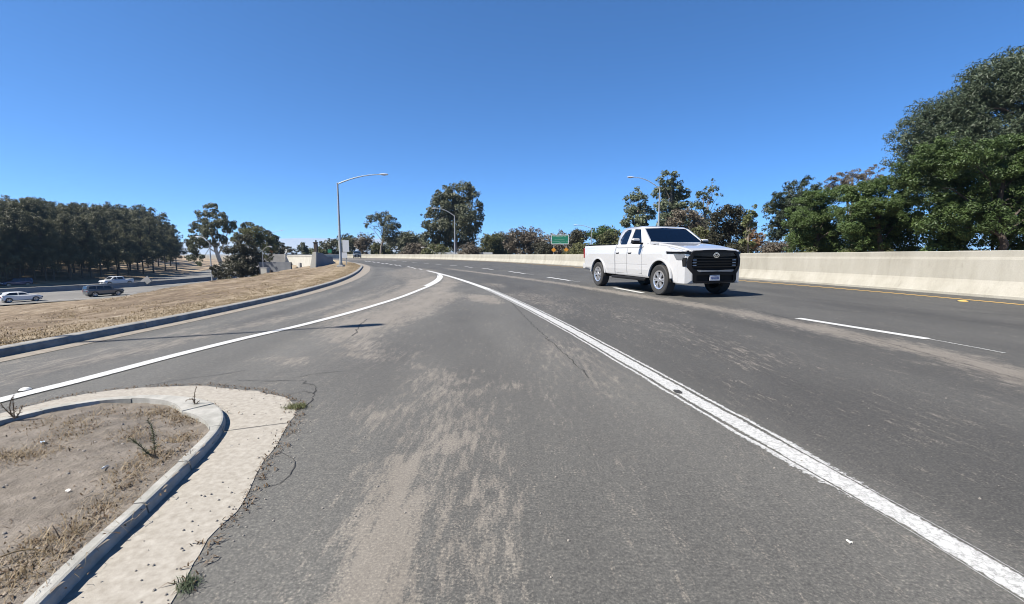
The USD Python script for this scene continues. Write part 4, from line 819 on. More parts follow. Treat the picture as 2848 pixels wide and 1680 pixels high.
def wheel(parent, x, y, z, R, w, rim, n, split=True, label=None):
    side = 1 if y > 0 else -1
    wx = UsdGeom.Xform.Define(stage, numbered('wheel', path_of(parent))); wx.AddTranslateOp().Set(Gf.Vec3d(x, y, z)); p = wx.GetPrim()
    obj('tyre', tyre_mesh(R, w, rim), 'rubber', p, smooth=35)
    obj('rim', rim_mesh(rim, w, n, side, split), 'alloy', p, smooth=30)
    back = cyl(rim * .99, .02, (0, side * w * .18, 0), 'y', 32); obj('brake_disc', back, 'under_black', p)
def scaled(m, s): return m.scale([s, s, s]) if hasattr(m, 'scale') and not isinstance(m, trimesh.Trimesh) else m

# ------------------------------------------------------------------ the white pickup
near = G(1617, 725); rear = G(1468, 702)
hd = (near - rear) / np.linalg.norm(near - rear); rgt = np.array([hd[1], -hd[0]])
O = near - rgt * 1.0 * 1.046
truck = thing('pickup_truck', 'white double-cab pickup with black grille driving round the bend', 'pickup truck', (O[0], O[1], 0.0), math.atan2(hd[1], hd[0]), scale=(1.046,) * 3)
T_ = truck
RX = -3.70
lower = [(.90, .36), (.97, .48), (.985, .72), (.965, .98), (.93, 1.12), (.86, 1.215), (.72, 1.262), (.30, 1.335), (-.20, 1.395), (-.60, 1.435), (-.95, 1.40), (-2.50, 1.405), (-2.50, 1.415), (-4.90, 1.42), (-4.95, 1.36), (-4.94, .80), (-4.96, .74), (-4.96, .60), (-4.80, .56), (-4.30, .52), (-3.2, .47), (-.60, .44), (.40, .38)]
plan = mirror2([(.985, 0), (.975, .45), (.945, .68), (.87, .83), (.70, .93), (.35, .985), (0, 1.005), (-.9, 1.0), (-2.4, 1.0), (-4.5, 1.0), (-4.85, .975), (-4.95, .93), (-4.97, .80)])
cross = mirror([(.915, .36), (.965, .50), (.985, .66), (.99, .80), (1.005, .98), (1.0, 1.12), (.975, 1.25), (.94, 1.36), (.91, 1.42), (.86, 1.47)])
body = ext_y(lower, 2.4, r=.03) ^ ext_z(plan, 2.0, r=.02) ^ ext_x(cross, 8, -6, r=.02)
# raised centre of the bonnet and its lower shoulders
shoulder = ext_y([(1.1, 1.10), (1.1, 1.6), (-.75, 1.6), (-.75, 1.39), (-.2, 1.345), (.3, 1.285), (.7, 1.21), (.86, 1.15)], .5, y0=.70) + ext_y([(1.1, 1.10), (1.1, 1.6), (-.75, 1.6), (-.75, 1.39), (-.2, 1.345), (.3, 1.285), (.7, 1.21), (.86, 1.15)], .5, y0=-1.20)
cabprof = [(-.46, 1.30), (-.50, 1.41), (-.64, 1.465), (-1.20, 1.855), (-1.40, 1.935), (-1.75, 1.975), (-2.05, 1.972), (-2.28, 1.935), (-2.40, 1.84), (-2.50, 1.60), (-2.50, 1.30)]
cabcross = mirror([(.985, 1.29), (.955, 1.38), (.93, 1.43), (.845, 1.68), (.775, 1.86), (.72, 1.925), (.60, 1.955), (.3, 1.985), (0, 2.0)])
cabplan = mirror2([(-.44, 0), (-.47, .35), (-.56, .62), (-.70, .84), (-.9, .97), (-2.35, .97), (-2.46, .90), (-2.50, .7)])
cab = ext_y(cabprof, 2.4, r=.03) ^ ext_x(cabcross, 8, -6, r=.03) ^ ext_z(cabplan, 3.0, r=.03)
def inset(m, s, c): return m.translate([-c[0], -c[1], -c[2]]).scale(list(s)).translate(list(c))
CC = (-1.5, 0, 1.45)
cab_in = inset(cab, (.955, .94, .93), CC)
glassA, glassB = inset(cab, (.988, .984, .985), CC), inset(cab, (.976, .970, .970), CC)
win_f = [(-1.02, 1.425), (-1.33, 1.845), (-1.66, 1.865), (-1.72, 1.80), (-1.70, 1.425)]
win_r = [(-1.86, 1.405), (-1.83, 1.80), (-1.88, 1.865), (-2.10, 1.855), (-2.22, 1.79), (-2.36, 1.55), (-2.34, 1.47), (-2.24, 1.405)]
wprism = lambda P, s: ext_y(P, .6, y0=.55 if s > 0 else -1.15, r=.025)
ws_poly = mirror([(.835, 1.455), (.69, 1.865), (.5, 1.89), (0, 1.90)][::1]) ; ws_poly = [(.845, 1.462), (.70, 1.865), (0, 1.895), (-.70, 1.865), (-.845, 1.462), (0, 1.44)]
ws_prism = ext_x(ws_poly, 1.02, -1.30, r=.02)
rw_prism = ext_x(mirror([(.60, 1.50), (.56, 1.83)]), .35, -2.75, r=.03)
openings = wprism(win_f, 1) + wprism(win_f, -1) + wprism(win_r, 1) + wprism(win_r, -1) + ws_prism + rw_prism
cab_shell = cab - cab_in - openings
bed_cut = mbox(2.22, 1.66, 1.2, (-3.74, 0, 1.50))
arches = mcyl_y(.515, 3, (0, 0, .43)) + mcyl_y(.515, 3, (RX, 0, .43))
arch_in = mbox(9, 1.5, 3, (-2, 0, 0))
gap = .010
seams_x = [-.90, -1.745, -2.485]
seam = Manifold()
for sx in seams_x[:2]: seam += mbox(gap, 3, 1.0, (sx, 0, .96))
seam += mbox(.022, 3, 2.0, (-2.515, 0, 1.2))
shell = (body - shoulder - bed_cut - (cab_in.translate([0, 0, 0]))) - (arches - arch_in)
inner_cab = mbox(1.9, 1.72, .9, (-1.45, 0, 1.02)); engine = mbox(1.35, 1.5, .7, (.02, 0, .55))
shell = shell - inner_cab - mbox(6.2, 1.5, .35, (-2.45, 0, .38))
# the doors are cut from the body side, and a crease and sill line run along them
crease = Manifold()
for s in (-1, 1):
    crease += mbox(2.2, .02, .018, (-1.72, s * .998, .80))
    crease += mbox(.34, .02, .014, (-2.78, s * .998, .80))
door_z = ext_y([(-.91, .56), (-.905, 1.30), (-1.735, 1.30), (-1.735, .52), (-1.3, .52)], 3) ; door2_z = ext_y([(-1.755, .52), (-1.755, 1.30), (-2.47, 1.30), (-2.47, .52)], 3)
frame_gap = ext_y([(-.895, .545), (-.89, 1.315), (-2.485, 1.315), (-2.485, .505)], 3)
out_skin = lambda m: (m ^ shell) - mbox(9, 1.86, 4, (-2, 0, .9))
d_front, d_rear = out_skin(door_z) - crease, out_skin(door2_z) - crease
main = shell - (frame_gap - mbox(9, 1.86, 4, (-2, 0, .9))) - seam - crease
hood_line = ext_z(mirror2([(.80, 0), (.79, .40), (.74, .60), (.60, .715), (.1, .755), (-.58, .775), (-.585, .78)]), 1, 1.0)
hood = main ^ ext_z(mirror2([(1.2, 0), (1.2, .690), (.6, .690), (-.47, .690), (-.52, .3), (-.44, 0)]), .4, 1.17) 
gr_cut = ext_x(mirror([(0, 1.19), (.58, 1.175), (.675, 1.09), (.715, .95), (.71, .80), (.64, .70), (.60, .42), (0, .41)]), .5, .80)
main = main - gr_cut
main = main - ext_z(mirror2([(1.2, 0), (1.2, .698), (.6, .698), (-.475, .698), (-.53, .3), (-.45, 0)]), .4, 1.16)
tailg = main ^ mbox(.2, 1.62, .62, (-4.93, 0, 1.10)); main = main - mbox(.21, 1.64, .64, (-4.93, 0, 1.10))
def side_split(m, s): return m ^ mbox(9, 3, 4, (-2, s * 1.5, 1))
obj('body', main, 'white_paint', T_, smooth=28)
obj('bonnet', hood, 'white_paint', T_, smooth=28)
obj('tailgate', tailg, 'white_paint', T_, smooth=28)
obj('cab_roof', cab_shell, 'white_paint', T_, smooth=28)
doors = []
for s in (-1, 1):
    for m, hx_ in ((d_front, -1.58), (d_rear, -2.33)):
        dp = obj('door', side_split(m, s), 'white_paint', T_, smooth=28)
        h = rounded(.20, .035, .045, (hx_, s * 1.012, 1.165), .014); cup = rounded(.15, .014, .075, (hx_, s * .995, 1.150), .006)
        obj('door_handle', h, 'white_paint', dp, smooth=40); obj('handle_recess', cup, 'under_black', dp)
gl = glassA - glassB
obj('windscreen', gl ^ ws_prism, 'window_glass', T_, smooth=40)
for s in (-1, 1):
    obj('side_window', gl ^ wprism(win_f, s), 'window_glass', T_, smooth=40); obj('side_window', gl ^ wprism(win_r, s), 'window_glass', T_, smooth=40)
    obj('pillar_trim', (inset(cab, (1.0, 1.003, .999), CC) - inset(cab, (.99, .985, .99), CC)) ^ ext_y([(-1.665, 1.425), (-1.655, 1.84), (-1.68, 1.865), (-1.815, 1.865), (-1.80, 1.82), (-1.83, 1.42)], .6, y0=.55 if s > 0 else -1.15), 'white_paint', T_)
obj('rear_window', gl ^ rw_prism, 'window_glass', T_, smooth=40)
# cabin
seats = Manifold()
for x in (-1.55, -2.18):
    for s in (-1, 1):
        seats += rounded(.50, .52, .16, (x + .15, s * .42, 1.02), .05) + rounded(.16, .50, .66, (x - .12, s * .42, 1.34), .05) + rounded(.10, .26, .18, (x - .14, s * .42, 1.76), .04)
obj('seats', seats, 'seat_dark', T_, smooth=40)
obj('dashboard', rounded(.42, 1.6, .26, (-.82, 0, 1.28), .06), 'seat_dark', T_, smooth=40)
sw = trimesh.creation.torus(.18, .016, 28, 8); sw.apply_transform(trimesh.transformations.rotation_matrix(1.15, [0, 1, 0])); sw.apply_translation([-1.12, .42, 1.34]); obj('steering_wheel', sw, 'black_plastic', T_, smooth=True)
obj('cabin_floor', mbox(1.86, 1.68, .04, (-1.45, 0, .62)) + mbox(.04, 1.68, .8, (-2.38, 0, 1.0)) + mbox(.04, 1.68, .7, (-.54, 0, .95)), 'seat_dark', T_)
obj('head_lining', inset(cab, (.95, .935, .925), CC) ^ mbox(1.1, 1.3, .04, (-1.85, 0, 1.91)), 'seat_dark', T_)
# front
def band(P, t, x, sgn=1): return ext_x(P, t, x)
gr_out = mirror([(0, 1.225), (.60, 1.205), (.70, 1.15), (.775, 1.02), (.80, .90), (.795, .78), (.72, .68), (.66, .62), (.655, .45), (.60, .385), (0, .37)])
gr_shape = ext_x(gr_out, .30, .74) ^ ext_z(mirror2([(1.005, 0), (.995, .45), (.965, .68), (.935, .76), (.90, .83), (.70, .9)]), 2.0)
gr_in = mirror([(0, 1.165), (.56, 1.15), (.655, 1.06), (.695, .94), (.69, .80), (.63, .72), (0, .70)])
low_in = mirror([(0, .585), (.56, .575), (.555, .43), (0, .42)])
obj('grille_surround', gr_shape - ext_x(gr_in, .30, .90) - ext_x(low_in, .3, .95), 'black_plastic', T_, smooth=25)
obj('bumper_strip', ext_x(mirror([(0, .672), (.50, .66), (.56, .70), (.54, .715), (0, .70)]), .06, .955) ^ ext_z(mirror2([(1.01, 0), (1.0, .45), (.965, .7), (.7, .8)]), 2), 'galvanised_dark', T_)
obj('grille_panel', (ext_x(mirror([(0, 1.16), (.555, 1.148), (.635, 1.075), (0, 1.03)]), .05, .925) ^ ext_z(mirror2([(.985, 0), (.975, .45), (.945, .7), (.7, .8)]), 2)), 'gloss_black', T_)
for z in (1.0, .93, .86, .79):
    obj('grille_bar', mbox(.05, 1.34 - abs(z - .9) * .3, .020, (.935, 0, z)), 'gloss_black', T_)
for s in (-1, 1):
    for z in (.965, .895, .825): obj('grille_light', rounded(.03, .115, .028, (.93, s * .60, z), .012), 'lamp_white', T_)
em = cat([trimesh.creation.annulus(.055, .066, .012, sections=36)]); e2 = trimesh.creation.annulus(.030, .040, .012, sections=28); e2.apply_scale([1.45, .62, 1]); e2.apply_translation([0, .016, 0]); e3 = trimesh.creation.annulus(.030, .040, .012, sections=28); e3.apply_scale([.52, 1.42, 1]); e3.apply_translation([0, .0, 0])
em = cat([em, e2, e3]); em.apply_scale([1.35, 1.0, 1]); em.apply_transform(np.array([[0, 0, 1, 0], [1, 0, 0, 0], [0, 1, 0, 0], [0, 0, 0, 1.0]])); em.apply_translation([.985, 0, 1.085]); obj('emblem', em, 'chrome', T_)
plx = .992
pl = obj('number_plate', rounded(.012, .305, .155, (plx, -.02, .515), .005), 'plate_white', T_)
for k, dy in enumerate(np.linspace(-.105, .105, 7)): obj('plate_character', box(.003, .020, .052 + .006 * (k % 2), (plx + .007, -.02 + dy, .505)), 'plate_blue', pl)
obj('plate_heading', box(.003, .10, .012, (plx + .007, -.02, .568)), 'plate_blue', pl)
for s in (-1, 1):
    tr = np.array([[1, 0, 0, 0], [0, s, 0, 0], [0, 0, 1, 0]], float)
    skin = lambda P, d0, d1: ((ext_x(P, .8, .30) ^ (inset(body, (1.004, 1.006, 1.0), (-2, 0, .9)) - inset(body, (.985, .975, 1.0), (-2, 0, .9))))).transform(tr)
    hp = obj('headlight', skin([(.615, 1.155), (.72, 1.185), (1.1, 1.17), (1.1, 1.125), (.80, 1.11), (.74, 1.085), (.66, 1.075)], 0, 0), 'gloss_black', T_, smooth=30)
    tip = (ext_y([(.86, 1.165), (.30, 1.185), (.26, 1.165), (.55, 1.115), (.62, 1.02), (.66, .97), (.80, .96), (.86, 1.05)], 1.2, y0=.6) ^ (inset(body, (1.004, 1.006, 1.0), (-2, 0, .9)) - inset(body, (.985, .975, 1.0), (-2, 0, .9)))).transform(tr)
    obj('lamp_housing', tip ^ mbox(3, 3, .066, (0, 0, 1.152)), 'gloss_black', hp, smooth=30)
    obj('lamp_lens', tip ^ mbox(3, 3, .155, (0, 0, 1.045)), 'headlight_lens', hp, smooth=30)
    obj('lamp_strip', skin([(.64, 1.068), (.74, 1.078), (.95, 1.09), (.95, 1.108), (.74, 1.098), (.64, 1.088)], 0, 0), 'chrome', hp)
    obj('air_vent', skin([(.80, 1.02), (.875, 1.02), (.865, .80), (.815, .80)], 0, 0), 'black_plastic', T_, smooth=30)
    # mirror on its arm
    mp_ = obj('wing_mirror', rounded(.13, .235, .15, (-.98, s * 1.16, 1.475), .04), 'black_plastic', T_, smooth=40)
    obj('mirror_cap', rounded(.125, .225, .085, (-.965, s * 1.165, 1.520), .04), 'white_paint', mp_, smooth=40)
    obj('mirror_arm', Manifold.batch_hull([Manifold.sphere(.028, 12).translate([-.95, s * .93, 1.415]), Manifold.sphere(.022, 12).translate([-.97, s * 1.10, 1.425])]), 'black_plastic', mp_, smooth=40)
    obj('mirror_glass', box(.006, .18, .11, (-1.047, s * 1.16, 1.475)), 'chrome', mp_)
    # arch lips and running gear
    for ax in (0, RX):
        ring = (mcyl_y(.565, .05, (ax, s * .992, .43)) - mcyl_y(.512, .2, (ax, s * .992, .43))) ^ mbox(2, 3, 1.2, (ax, 0, 1.08))
        obj('arch_lip', ring, 'white_paint', T_, smooth=30)
    obj('sill_bar', rounded(2.0, .10, .09, (-1.75, s * .93, .385), .03), 'black_plastic', T_, smooth=40)
    obj('tail_lamp', rounded(.08, .05, .36, (-4.92, s * .955, 1.14), .015), 'red_lens', T_, smooth=40)
    for x in (0, RX): wheel(T_, x, s * .875, .414, .414, .275, .255, 6)
obj('chassis', mbox(5.2, 1.3, .22, (-1.95, 0, .52)) + mbox(.12, 1.5, .12, (0, 0, .41)) + mbox(.12, 1.5, .14, (RX, 0, .41)) + mbox(1.0, 1.44, .45, (0, 0, .85)) + mbox(1.0, 1.44, .35, (RX, 0, .76)) + mbox(.8, .8, .2, (-2.7, .3, .42)), 'under_black', T_)
obj('grille_backing', mbox(.03, 1.5, .85, (.82, 0, .78)), 'under_black', T_)
for ax in (0, RX):
    obj('wheel_well', ((mcyl_y(.512, 1.94, (ax, 0, .43)) - mcyl_y(.500, 3, (ax, 0, .43))) + mbox(1.0, .9, .5, (ax, 0, .66))) ^ mbox(3, 1.94, 1.2, (ax, 0, .98)), 'under_black', T_)
obj('bed_liner', mbox(2.24, 1.67, .02, (-3.73, 0, .905)) + mbox(2.24, .012, .5, (-3.73, .826, 1.14)) + mbox(2.24, .012, .5, (-3.73, -.826, 1.14)) + mbox(.012, 1.64, .5, (-2.636, 0, 1.14)), 'black_plastic', T_)
obj('bed_rail', mbox(2.30, .10, .015, (-3.74, .885, 1.426)) + mbox(2.30, .10, .015, (-3.74, -.885, 1.426)), 'black_plastic', T_)
obj('rear_bumper', rounded(.18, 1.9, .20, (-4.99, 0, .66), .04), 'white_paint', T_, smooth=40)
an = tube([(-1.0, -.82, 1.35), (-.2, -.86, 1.36)], .001); 

# ------------------------------------------------------------------ smaller vehicles, seen far away
def car(name, label, catg, loc, rz, paintm, lowerP, planP, crossP, cabP, cabcrossP, wins, screens, axles, R, wy, scale=(1, 1, 1), lamps=True):
    t = thing(name, label, catg, loc, rz, scale=scale)
    b = ext_y(lowerP, 3, r=.04) ^ ext_z(mirror2(planP), 3, r=.04) ^ ext_x(mirror(crossP), 12, -6, r=.03)
    for ax in axles: b = b - (mcyl_y(R * 1.16, 3, (ax, 0, R)) - mbox(9, wy * 1.5, 3, (0, 0, 0)))
    c = ext_y(cabP, 3, r=.05) ^ ext_x(mirror(cabcrossP), 12, -6, r=.04)
    ce = c.bounding_box(); cc = [(ce[i] + ce[i + 3]) / 2 for i in range(3)]
    skin = inset(c, (1.0, 1.006, 1.0), cc) - inset(c, (.96, .96, .97), cc)
    glass = Manifold()
    for w in wins:
        g1 = skin ^ ext_y(w, 4, r=.03); glass += g1
        for s in (-1, 1): obj('side_window', g1 ^ mbox(20, 3, 6, (0, s * 1.55, 1)), 'window_glass_dark', t, smooth=30)
    for nm, (w, x0, L) in screens.items(): 
        sk2 = inset(c, (1.004, 1.004, 1.001), cc) - inset(c, (.9, .9, .9), cc)
        g2 = sk2 ^ ext_x(mirror(w), L, x0); obj(nm, g2, 'window_glass_dark', t, smooth=30)
    obj('body', b, paintm, t, smooth=30); obj('roof', c - inset(c, (.9, .9, .9), cc), paintm, t, smooth=30)
    for ax in axles:
        for s in (-1, 1): wheel(t, ax, s * wy, R, R, .2, R * .64, 5, False)
    bb = b.bounding_box(); xf, xr = bb[3], bb[0]
    zl = (bb[5] + R) / 2
    for s in (-1, 1):
        obj('headlight', rounded(.12, .32, .13, (xf - .10, s * (wy - .12), zl + .02), .03), 'lamp_white', t, smooth=40)
        obj('tail_lamp', rounded(.10, .26, .16, (xr + .06, s * (wy - .10), zl + .10), .03), 'red_lens', t, smooth=40)
        obj('wing_mirror', rounded(.10, .18, .12, (axles[0] - .75, s * (wy + .26), bb[5] + .06), .03), paintm, t, smooth=40)
    obj('grille', rounded(.06, 1.0, .18, (xf - .01, 0, zl - .10), .02), 'black_plastic', t)
    obj('number_plate', box(.02, .32, .15, (xf + .03, 0, zl - .22)), 'plate_white', t)
    obj('underside', mbox(xf - xr - .5, wy * 1.3, .2, ((xf + xr) / 2, 0, .3)), 'under_black', t)
    return t
plain('window_glass_dark', (.012, .016, .022), .06)
def fpos(x, y, z): return AT_Z(x, y, z)
def AT_Z(x, y, z): g = G(x, y, z); return (g[0], g[1], z)
def fdir(y): return math.atan2(1.0, float(Fedge.derivative()(y)))
hatch = dict(lowerP=[(1.95, .25), (2.05, .45), (2.03, .68), (1.85, .80), (.95, .95), (-1.75, 1.02), (-2.02, .95), (-2.08, .55), (-2.0, .28)], planP=[(2.06, 0), (2.02, .45), (1.85, .74), (1.4, .87), (-1.6, .88), (-1.98, .78), (-2.09, .4)], crossP=[(.78, .22), (.88, .4), (.89, .75), (.83, 1.05)],
             cabP=[(1.05, .90), (.20, 1.36), (-.2, 1.45), (-1.1, 1.45), (-1.75, 1.34), (-2.0, .98), (-1.9, .85)], cabcrossP=[(.86, .8), (.82, 1.0), (.66, 1.38), (.55, 1.45), (0, 1.47)],
             wins=[[(.72, 1.0), (.12, 1.30), (-.35, 1.34), (-.35, 1.0)], [(-.42, 1.0), (-.42, 1.34), (-1.15, 1.34), (-1.62, 1.05), (-1.55, 1.0)]], screens={'windscreen': ([(.72, .98), (.58, 1.36)], .1, 1.0), 'rear_window': ([(.62, 1.05), (.5, 1.33)], -2.3, .55)}, axles=(1.28, -1.30), R=.32, wy=.76)
suvp = dict(lowerP=[(2.25, .35), (2.36, .6), (2.32, .95), (2.15, 1.06), (1.0, 1.16), (-2.2, 1.18), (-2.36, 1.0), (-2.38, .55), (-2.3, .36)], planP=[(2.37, 0), (2.33, .5), (2.15, .84), (1.7, .95), (-2.1, .95), (-2.33, .85), (-2.39, .5)], crossP=[(.85, .3), (.95, .5), (.96, .9), (.90, 1.22)],
            cabP=[(1.10, 1.1), (.45, 1.68), (.05, 1.80), (-1.9, 1.80), (-2.22, 1.70), (-2.36, 1.15), (-2.2, 1.05)], cabcrossP=[(.93, 1.0), (.90, 1.2), (.76, 1.70), (.66, 1.79), (0, 1.82)],
            wins=[[(.80, 1.2), (.35, 1.64), (-.25, 1.68), (-.25, 1.2)], [(-.33, 1.2), (-.33, 1.68), (-1.15, 1.68), (-1.15, 1.2)], [(-1.24, 1.2), (-1.24, 1.68), (-1.98, 1.68), (-2.15, 1.25)]], screens={'windscreen': ([(.80, 1.18), (.66, 1.70)], .25, .8), 'rear_window': ([(.7, 1.22), (.58, 1.68)], -2.6, .5)}, axles=(1.42, -1.45), R=.39, wy=.82)
pk = dict(lowerP=[(2.75, .4), (2.85, .65), (2.8, 1.05), (2.6, 1.14), (1.55, 1.26), (.5, 1.28), (-2.7, 1.26), (-2.78, .6), (-2.6, .45)], planP=[(2.86, 0), (2.82, .5), (2.65, .85), (2.2, .98), (-2.6, .98), (-2.78, .85)], crossP=[(.88, .36), (.98, .55), (.99, .95), (.93, 1.30)],
          cabP=[(1.75, 1.2), (1.02, 1.80), (.75, 1.90), (-.6, 1.90), (-.85, 1.75), (-.95, 1.2)], cabcrossP=[(.95, 1.1), (.92, 1.3), (.78, 1.80), (.68, 1.89), (0, 1.92)],
          wins=[[(1.42, 1.3), (.95, 1.74), (.45, 1.78), (.45, 1.3)], [(.36, 1.3), (.36, 1.78), (-.5, 1.78), (-.72, 1.6), (-.78, 1.3)]], screens={'windscreen': ([(.82, 1.28), (.68, 1.78)], .85, .8), 'rear_window': ([(.7, 1.34), (.6, 1.76)], -1.1, .4)}, axles=(1.85, -1.85), R=.40, wy=.84)
p = AT_Z(53, 741, FZ); car('hatchback', 'white hatchback driving right on the near lanes of the freeway', 'car', p, fdir(p[1]), 'silver_white_paint', **hatch)
p = AT_Z(257, 727, FZ); car('sport_utility', 'dark grey SUV with silver wheels on the freeway below', 'car', p, fdir(p[1]), 'dark_grey_paint', **suvp)
p = AT_Z(90, 716, FZ + .02); car('dark_blue_car', 'dark blue car half hidden by the freeway median barrier', 'car', (p[0] - 18, p[1] + 13, FZ), fdir(p[1]) + PI, 'blue_paint', **{**suvp, 'scale': (1, 1, .92)})
p = AT_Z(287, 716, FZ + .02); car('pickup_truck', 'white pickup half hidden behind the grey SUV and the median barrier', 'pickup truck', (p[0] - 14, p[1] + 16, FZ), fdir(p[1]) + PI, 'silver_white_paint', **pk)
Yd = 112; q = AT(878, 634, Yd); car('sport_utility', 'dark vehicle with pale number plate far round the bend by the barrier', 'car', (q[0], Yd, .01), math.radians(-72), 'slate_paint', **suvp)
# ================================================================== lamps, signs, walls and small things
def lamp(name, label, base, h, arm, rise, ang, r=.10, foot=True, group='street lamps along the ramp and freeway', head=1.0):
    t = thing(name, label, 'street lamp', base, group=group)
    if foot: obj('footing', rounded(.55, .55, .55, (0, 0, .12), .04), 'grey_concrete', t)
    obj('pole', tube([(0, 0, .1), (0, 0, h * .5), (0, 0, h)], [r, r * .78, r * .55], 10), 'galvanised', t, smooth=50)
    if foot: obj('base_plate', cat([box(.34, .34, .03, (0, 0, .41)), cyl(r * 1.25, .25, (0, 0, .5), n=12)]), 'galvanised_dark', t)
    u = np.array([math.cos(ang), math.sin(ang)])
    pts = [(*(u * arm * s), h - .08 + rise * (1 - (1 - s) ** 1.9)) for s in np.linspace(0, 1, 12)]
    obj('arm', tube(pts, np.linspace(r * .48, r * .28, 12), 8), 'galvanised', t, smooth=50)
    m = Manifold.batch_hull([Manifold.sphere(.07 * head, 10).translate([0, 0, 0]), Manifold.sphere(.13 * head, 12).translate([.28 * head, 0, .0]), Manifold.sphere(.10 * head, 10).translate([.62 * head, 0, -.01])]).scale([1, 1.25, .62]).rotate([0, 0, math.degrees(ang)]).translate([*(u * arm), h + rise - .06])
    hd_ = obj('lamp_head', m, 'lamp_head_grey', t, smooth=40)
    d = Manifold.sphere(.12 * head, 14).scale([1.5, 1.1, .4]).rotate([0, 0, math.degrees(ang)]).translate([*(u * (arm + .34 * head)), h + rise - .12])
    obj('lens', d, 'lamp_white', hd_, smooth=40)
    obj('pole_cap', Manifold.sphere(r * .6, 10).scale([1, 1, .5]).translate([0, 0, h]), 'galvanised_dark', t)
    return t
def lamp_at(label, bx_, by_, ty_, Yd, armD, riseD, left=False, r=.10, base_z=None, foot=False, tx=None, head=1.0):
    b = AT(bx_, by_, Yd)
    if base_z is not None: b[2] = base_z
    topz = AT(bx_, ty_, Yd)[2]; sc_ = K / F * Yd
    return lamp('street_lamp', label, b, topz - b[2], armD * sc_, riseD * sc_, PI - .1 if left else .1, r, foot, head=head)
lamp_at('tall grey street lamp standing on the bank inside the bend', 838, 662, 450, 40, 100, 24, r=.125, foot=True)
lamp_at('street lamp in front of the tallest gum tree, behind the barrier', 1118, 640, 530, 90, 45, 19, True, r=.15, base_z=0, head=1.2)
lamp_at('street lamp rising behind the pickup cab, its arm reaching left', 1615, 640, 462, 50, 62, 28, True, r=.11, base_z=0)
lamp_at('thin street lamp between the green sign and the pickup', 1452, 630, 560, 88, 34, 8, True, r=.12, base_z=0)
p5 = AT_Z(523, 712, FZ); lamp_at('freeway lamp with a short bent arm below the bank', 523, 712, 597, p5[1], 24, 16, True, r=.15, base_z=FZ, head=1.3)
lamp_at('far street lamp above the retaining walls, its arm pointing right', 668, 650, 576, 115, 24, 10, r=.11, base_z=-1.5)
lamp_at('low street lamp beside the black-green bushy tree', 647, 660, 616, 60, 16, 12, r=.05, base_z=-1.4, head=.5)
lamp_at('slim street lamp directly above the distant dark vehicle', 872, 634, 585, 150, 14, 2, r=.14, base_z=0)
lamp_at('low street lamp with bright head in front of the grey-green trees', 1070, 640, 621, 100, 28, 14, True, r=.07, base_z=0)
lamp('street_lamp', 'street lamp beyond the left frame edge casting its shadow on the lane', (-13.2, 2.6, bank_z(-13.2, 2.6)), 7.75 + .9, 4.0, .95, math.radians(23.5), .115)

# green guide sign with amber diamonds on its posts
Yd = 52; c0, c1 = AT(1355, 577, Yd), AT(1397, 600, Yd); w_, h_ = c1[0] - c0[0], c0[2] - c1[2]; cx_, cz_ = (c0[0] + c1[0]) / 2, (c0[2] + c1[2]) / 2
sg = thing('guide_sign', 'green white-bordered guide sign on two posts with amber diamonds below', 'road sign', (cx_, Yd, 0), rz=-.06)
obj('panel', box(w_, .04, h_, (0, 0, cz_)), 'sign_green', sg)
bw = .055
obj('border', cat([box(w_, .01, bw, (0, -.026, cz_ + h_ / 2 - bw / 2)), box(w_, .01, bw, (0, -.026, cz_ - h_ / 2 + bw / 2)), box(bw, .01, h_ - 2 * bw, (-w_ / 2 + bw / 2, -.026, cz_)), box(bw, .01, h_ - 2 * bw, (w_ / 2 - bw / 2, -.026, cz_))]), 'sign_white', sg)
rs = np.random.default_rng(5)
for zf, x0, x1, hh in [(.30, -.36, .38, .10), (.02, -.30, .28, .04), (-.21, -.44, .42, .04), (-.36, -.04, .05, .06)]:
    x = x0 * w_
    while x < x1 * w_:
        L = rs.choice([.05, .06, .07, .09]); ms = [box(.018, .008, hh * (.7 + .3 * rs.random()), (x, -.025, cz_ + zf * h_)), box(L * .7, .008, .018, (x + L * .35, -.025, cz_ + zf * h_ + rs.uniform(-.4, .4) * hh))]
        obj('letter', cat(ms), 'sign_white', sg); x += L + (.05 if rs.random() > .2 else .14)
for dx in (-.36, .36):
    obj('post', box(.09, .07, cz_ + h_ / 2 + .1, (dx * w_, .07, (cz_ + h_ / 2 + .1) / 2)), 'galvanised', sg)
    a = AT(1360, 614, Yd)[2]
    dm = box(.40, .02, .40, (0, 0, 0)); dm.apply_transform(trimesh.transformations.rotation_matrix(PI / 4, [0, 1, 0])); dm.apply_translation((dx * w_, -.01, a)); obj('diamond_plate', dm, 'amber', sg)

def post_sign(label, x0, x1, y0, y1, Yd, mt, posts=(.5,), base_z=-.1, nm='sign', rz=0.0, extra=()):
    a, b = AT(x0, y0, Yd), AT(x1, y1, Yd); w = b[0] - a[0]; h = a[2] - b[2]
    t = thing(nm, label, 'road sign', ((a[0] + b[0]) / 2, Yd, base_z), rz=rz)
    obj('panel', box(w, .03, h, (0, 0, (a[2] + b[2]) / 2 - base_z)), mt, t)
    for f in posts: obj('post', box(.07, .06, a[2] - base_z - .05, ((f - .5) * w, .05, (a[2] - base_z - .05) / 2)), 'galvanised_dark', t)
    for (ex0, ex1, ey0, ey1, em_) in extra:
        q0, q1 = AT(ex0, ey0, Yd), AT(ex1, ey1, Yd); obj('lower_panel', box(q1[0] - q0[0], .03, q0[2] - q1[2], ((q0[0] + q1[0]) / 2 - (a[0] + b[0]) / 2, 0, (q0[2] + q1[2]) / 2 - base_z)), em_, t)
    return t
post_sign('two grey sign backs on one post right behind the tall street lamp', 841, 858, 590, 619, 46, 'sign_back', (.5,), -.15, extra=[(840, 853, 620, 634, 'sign_back')])
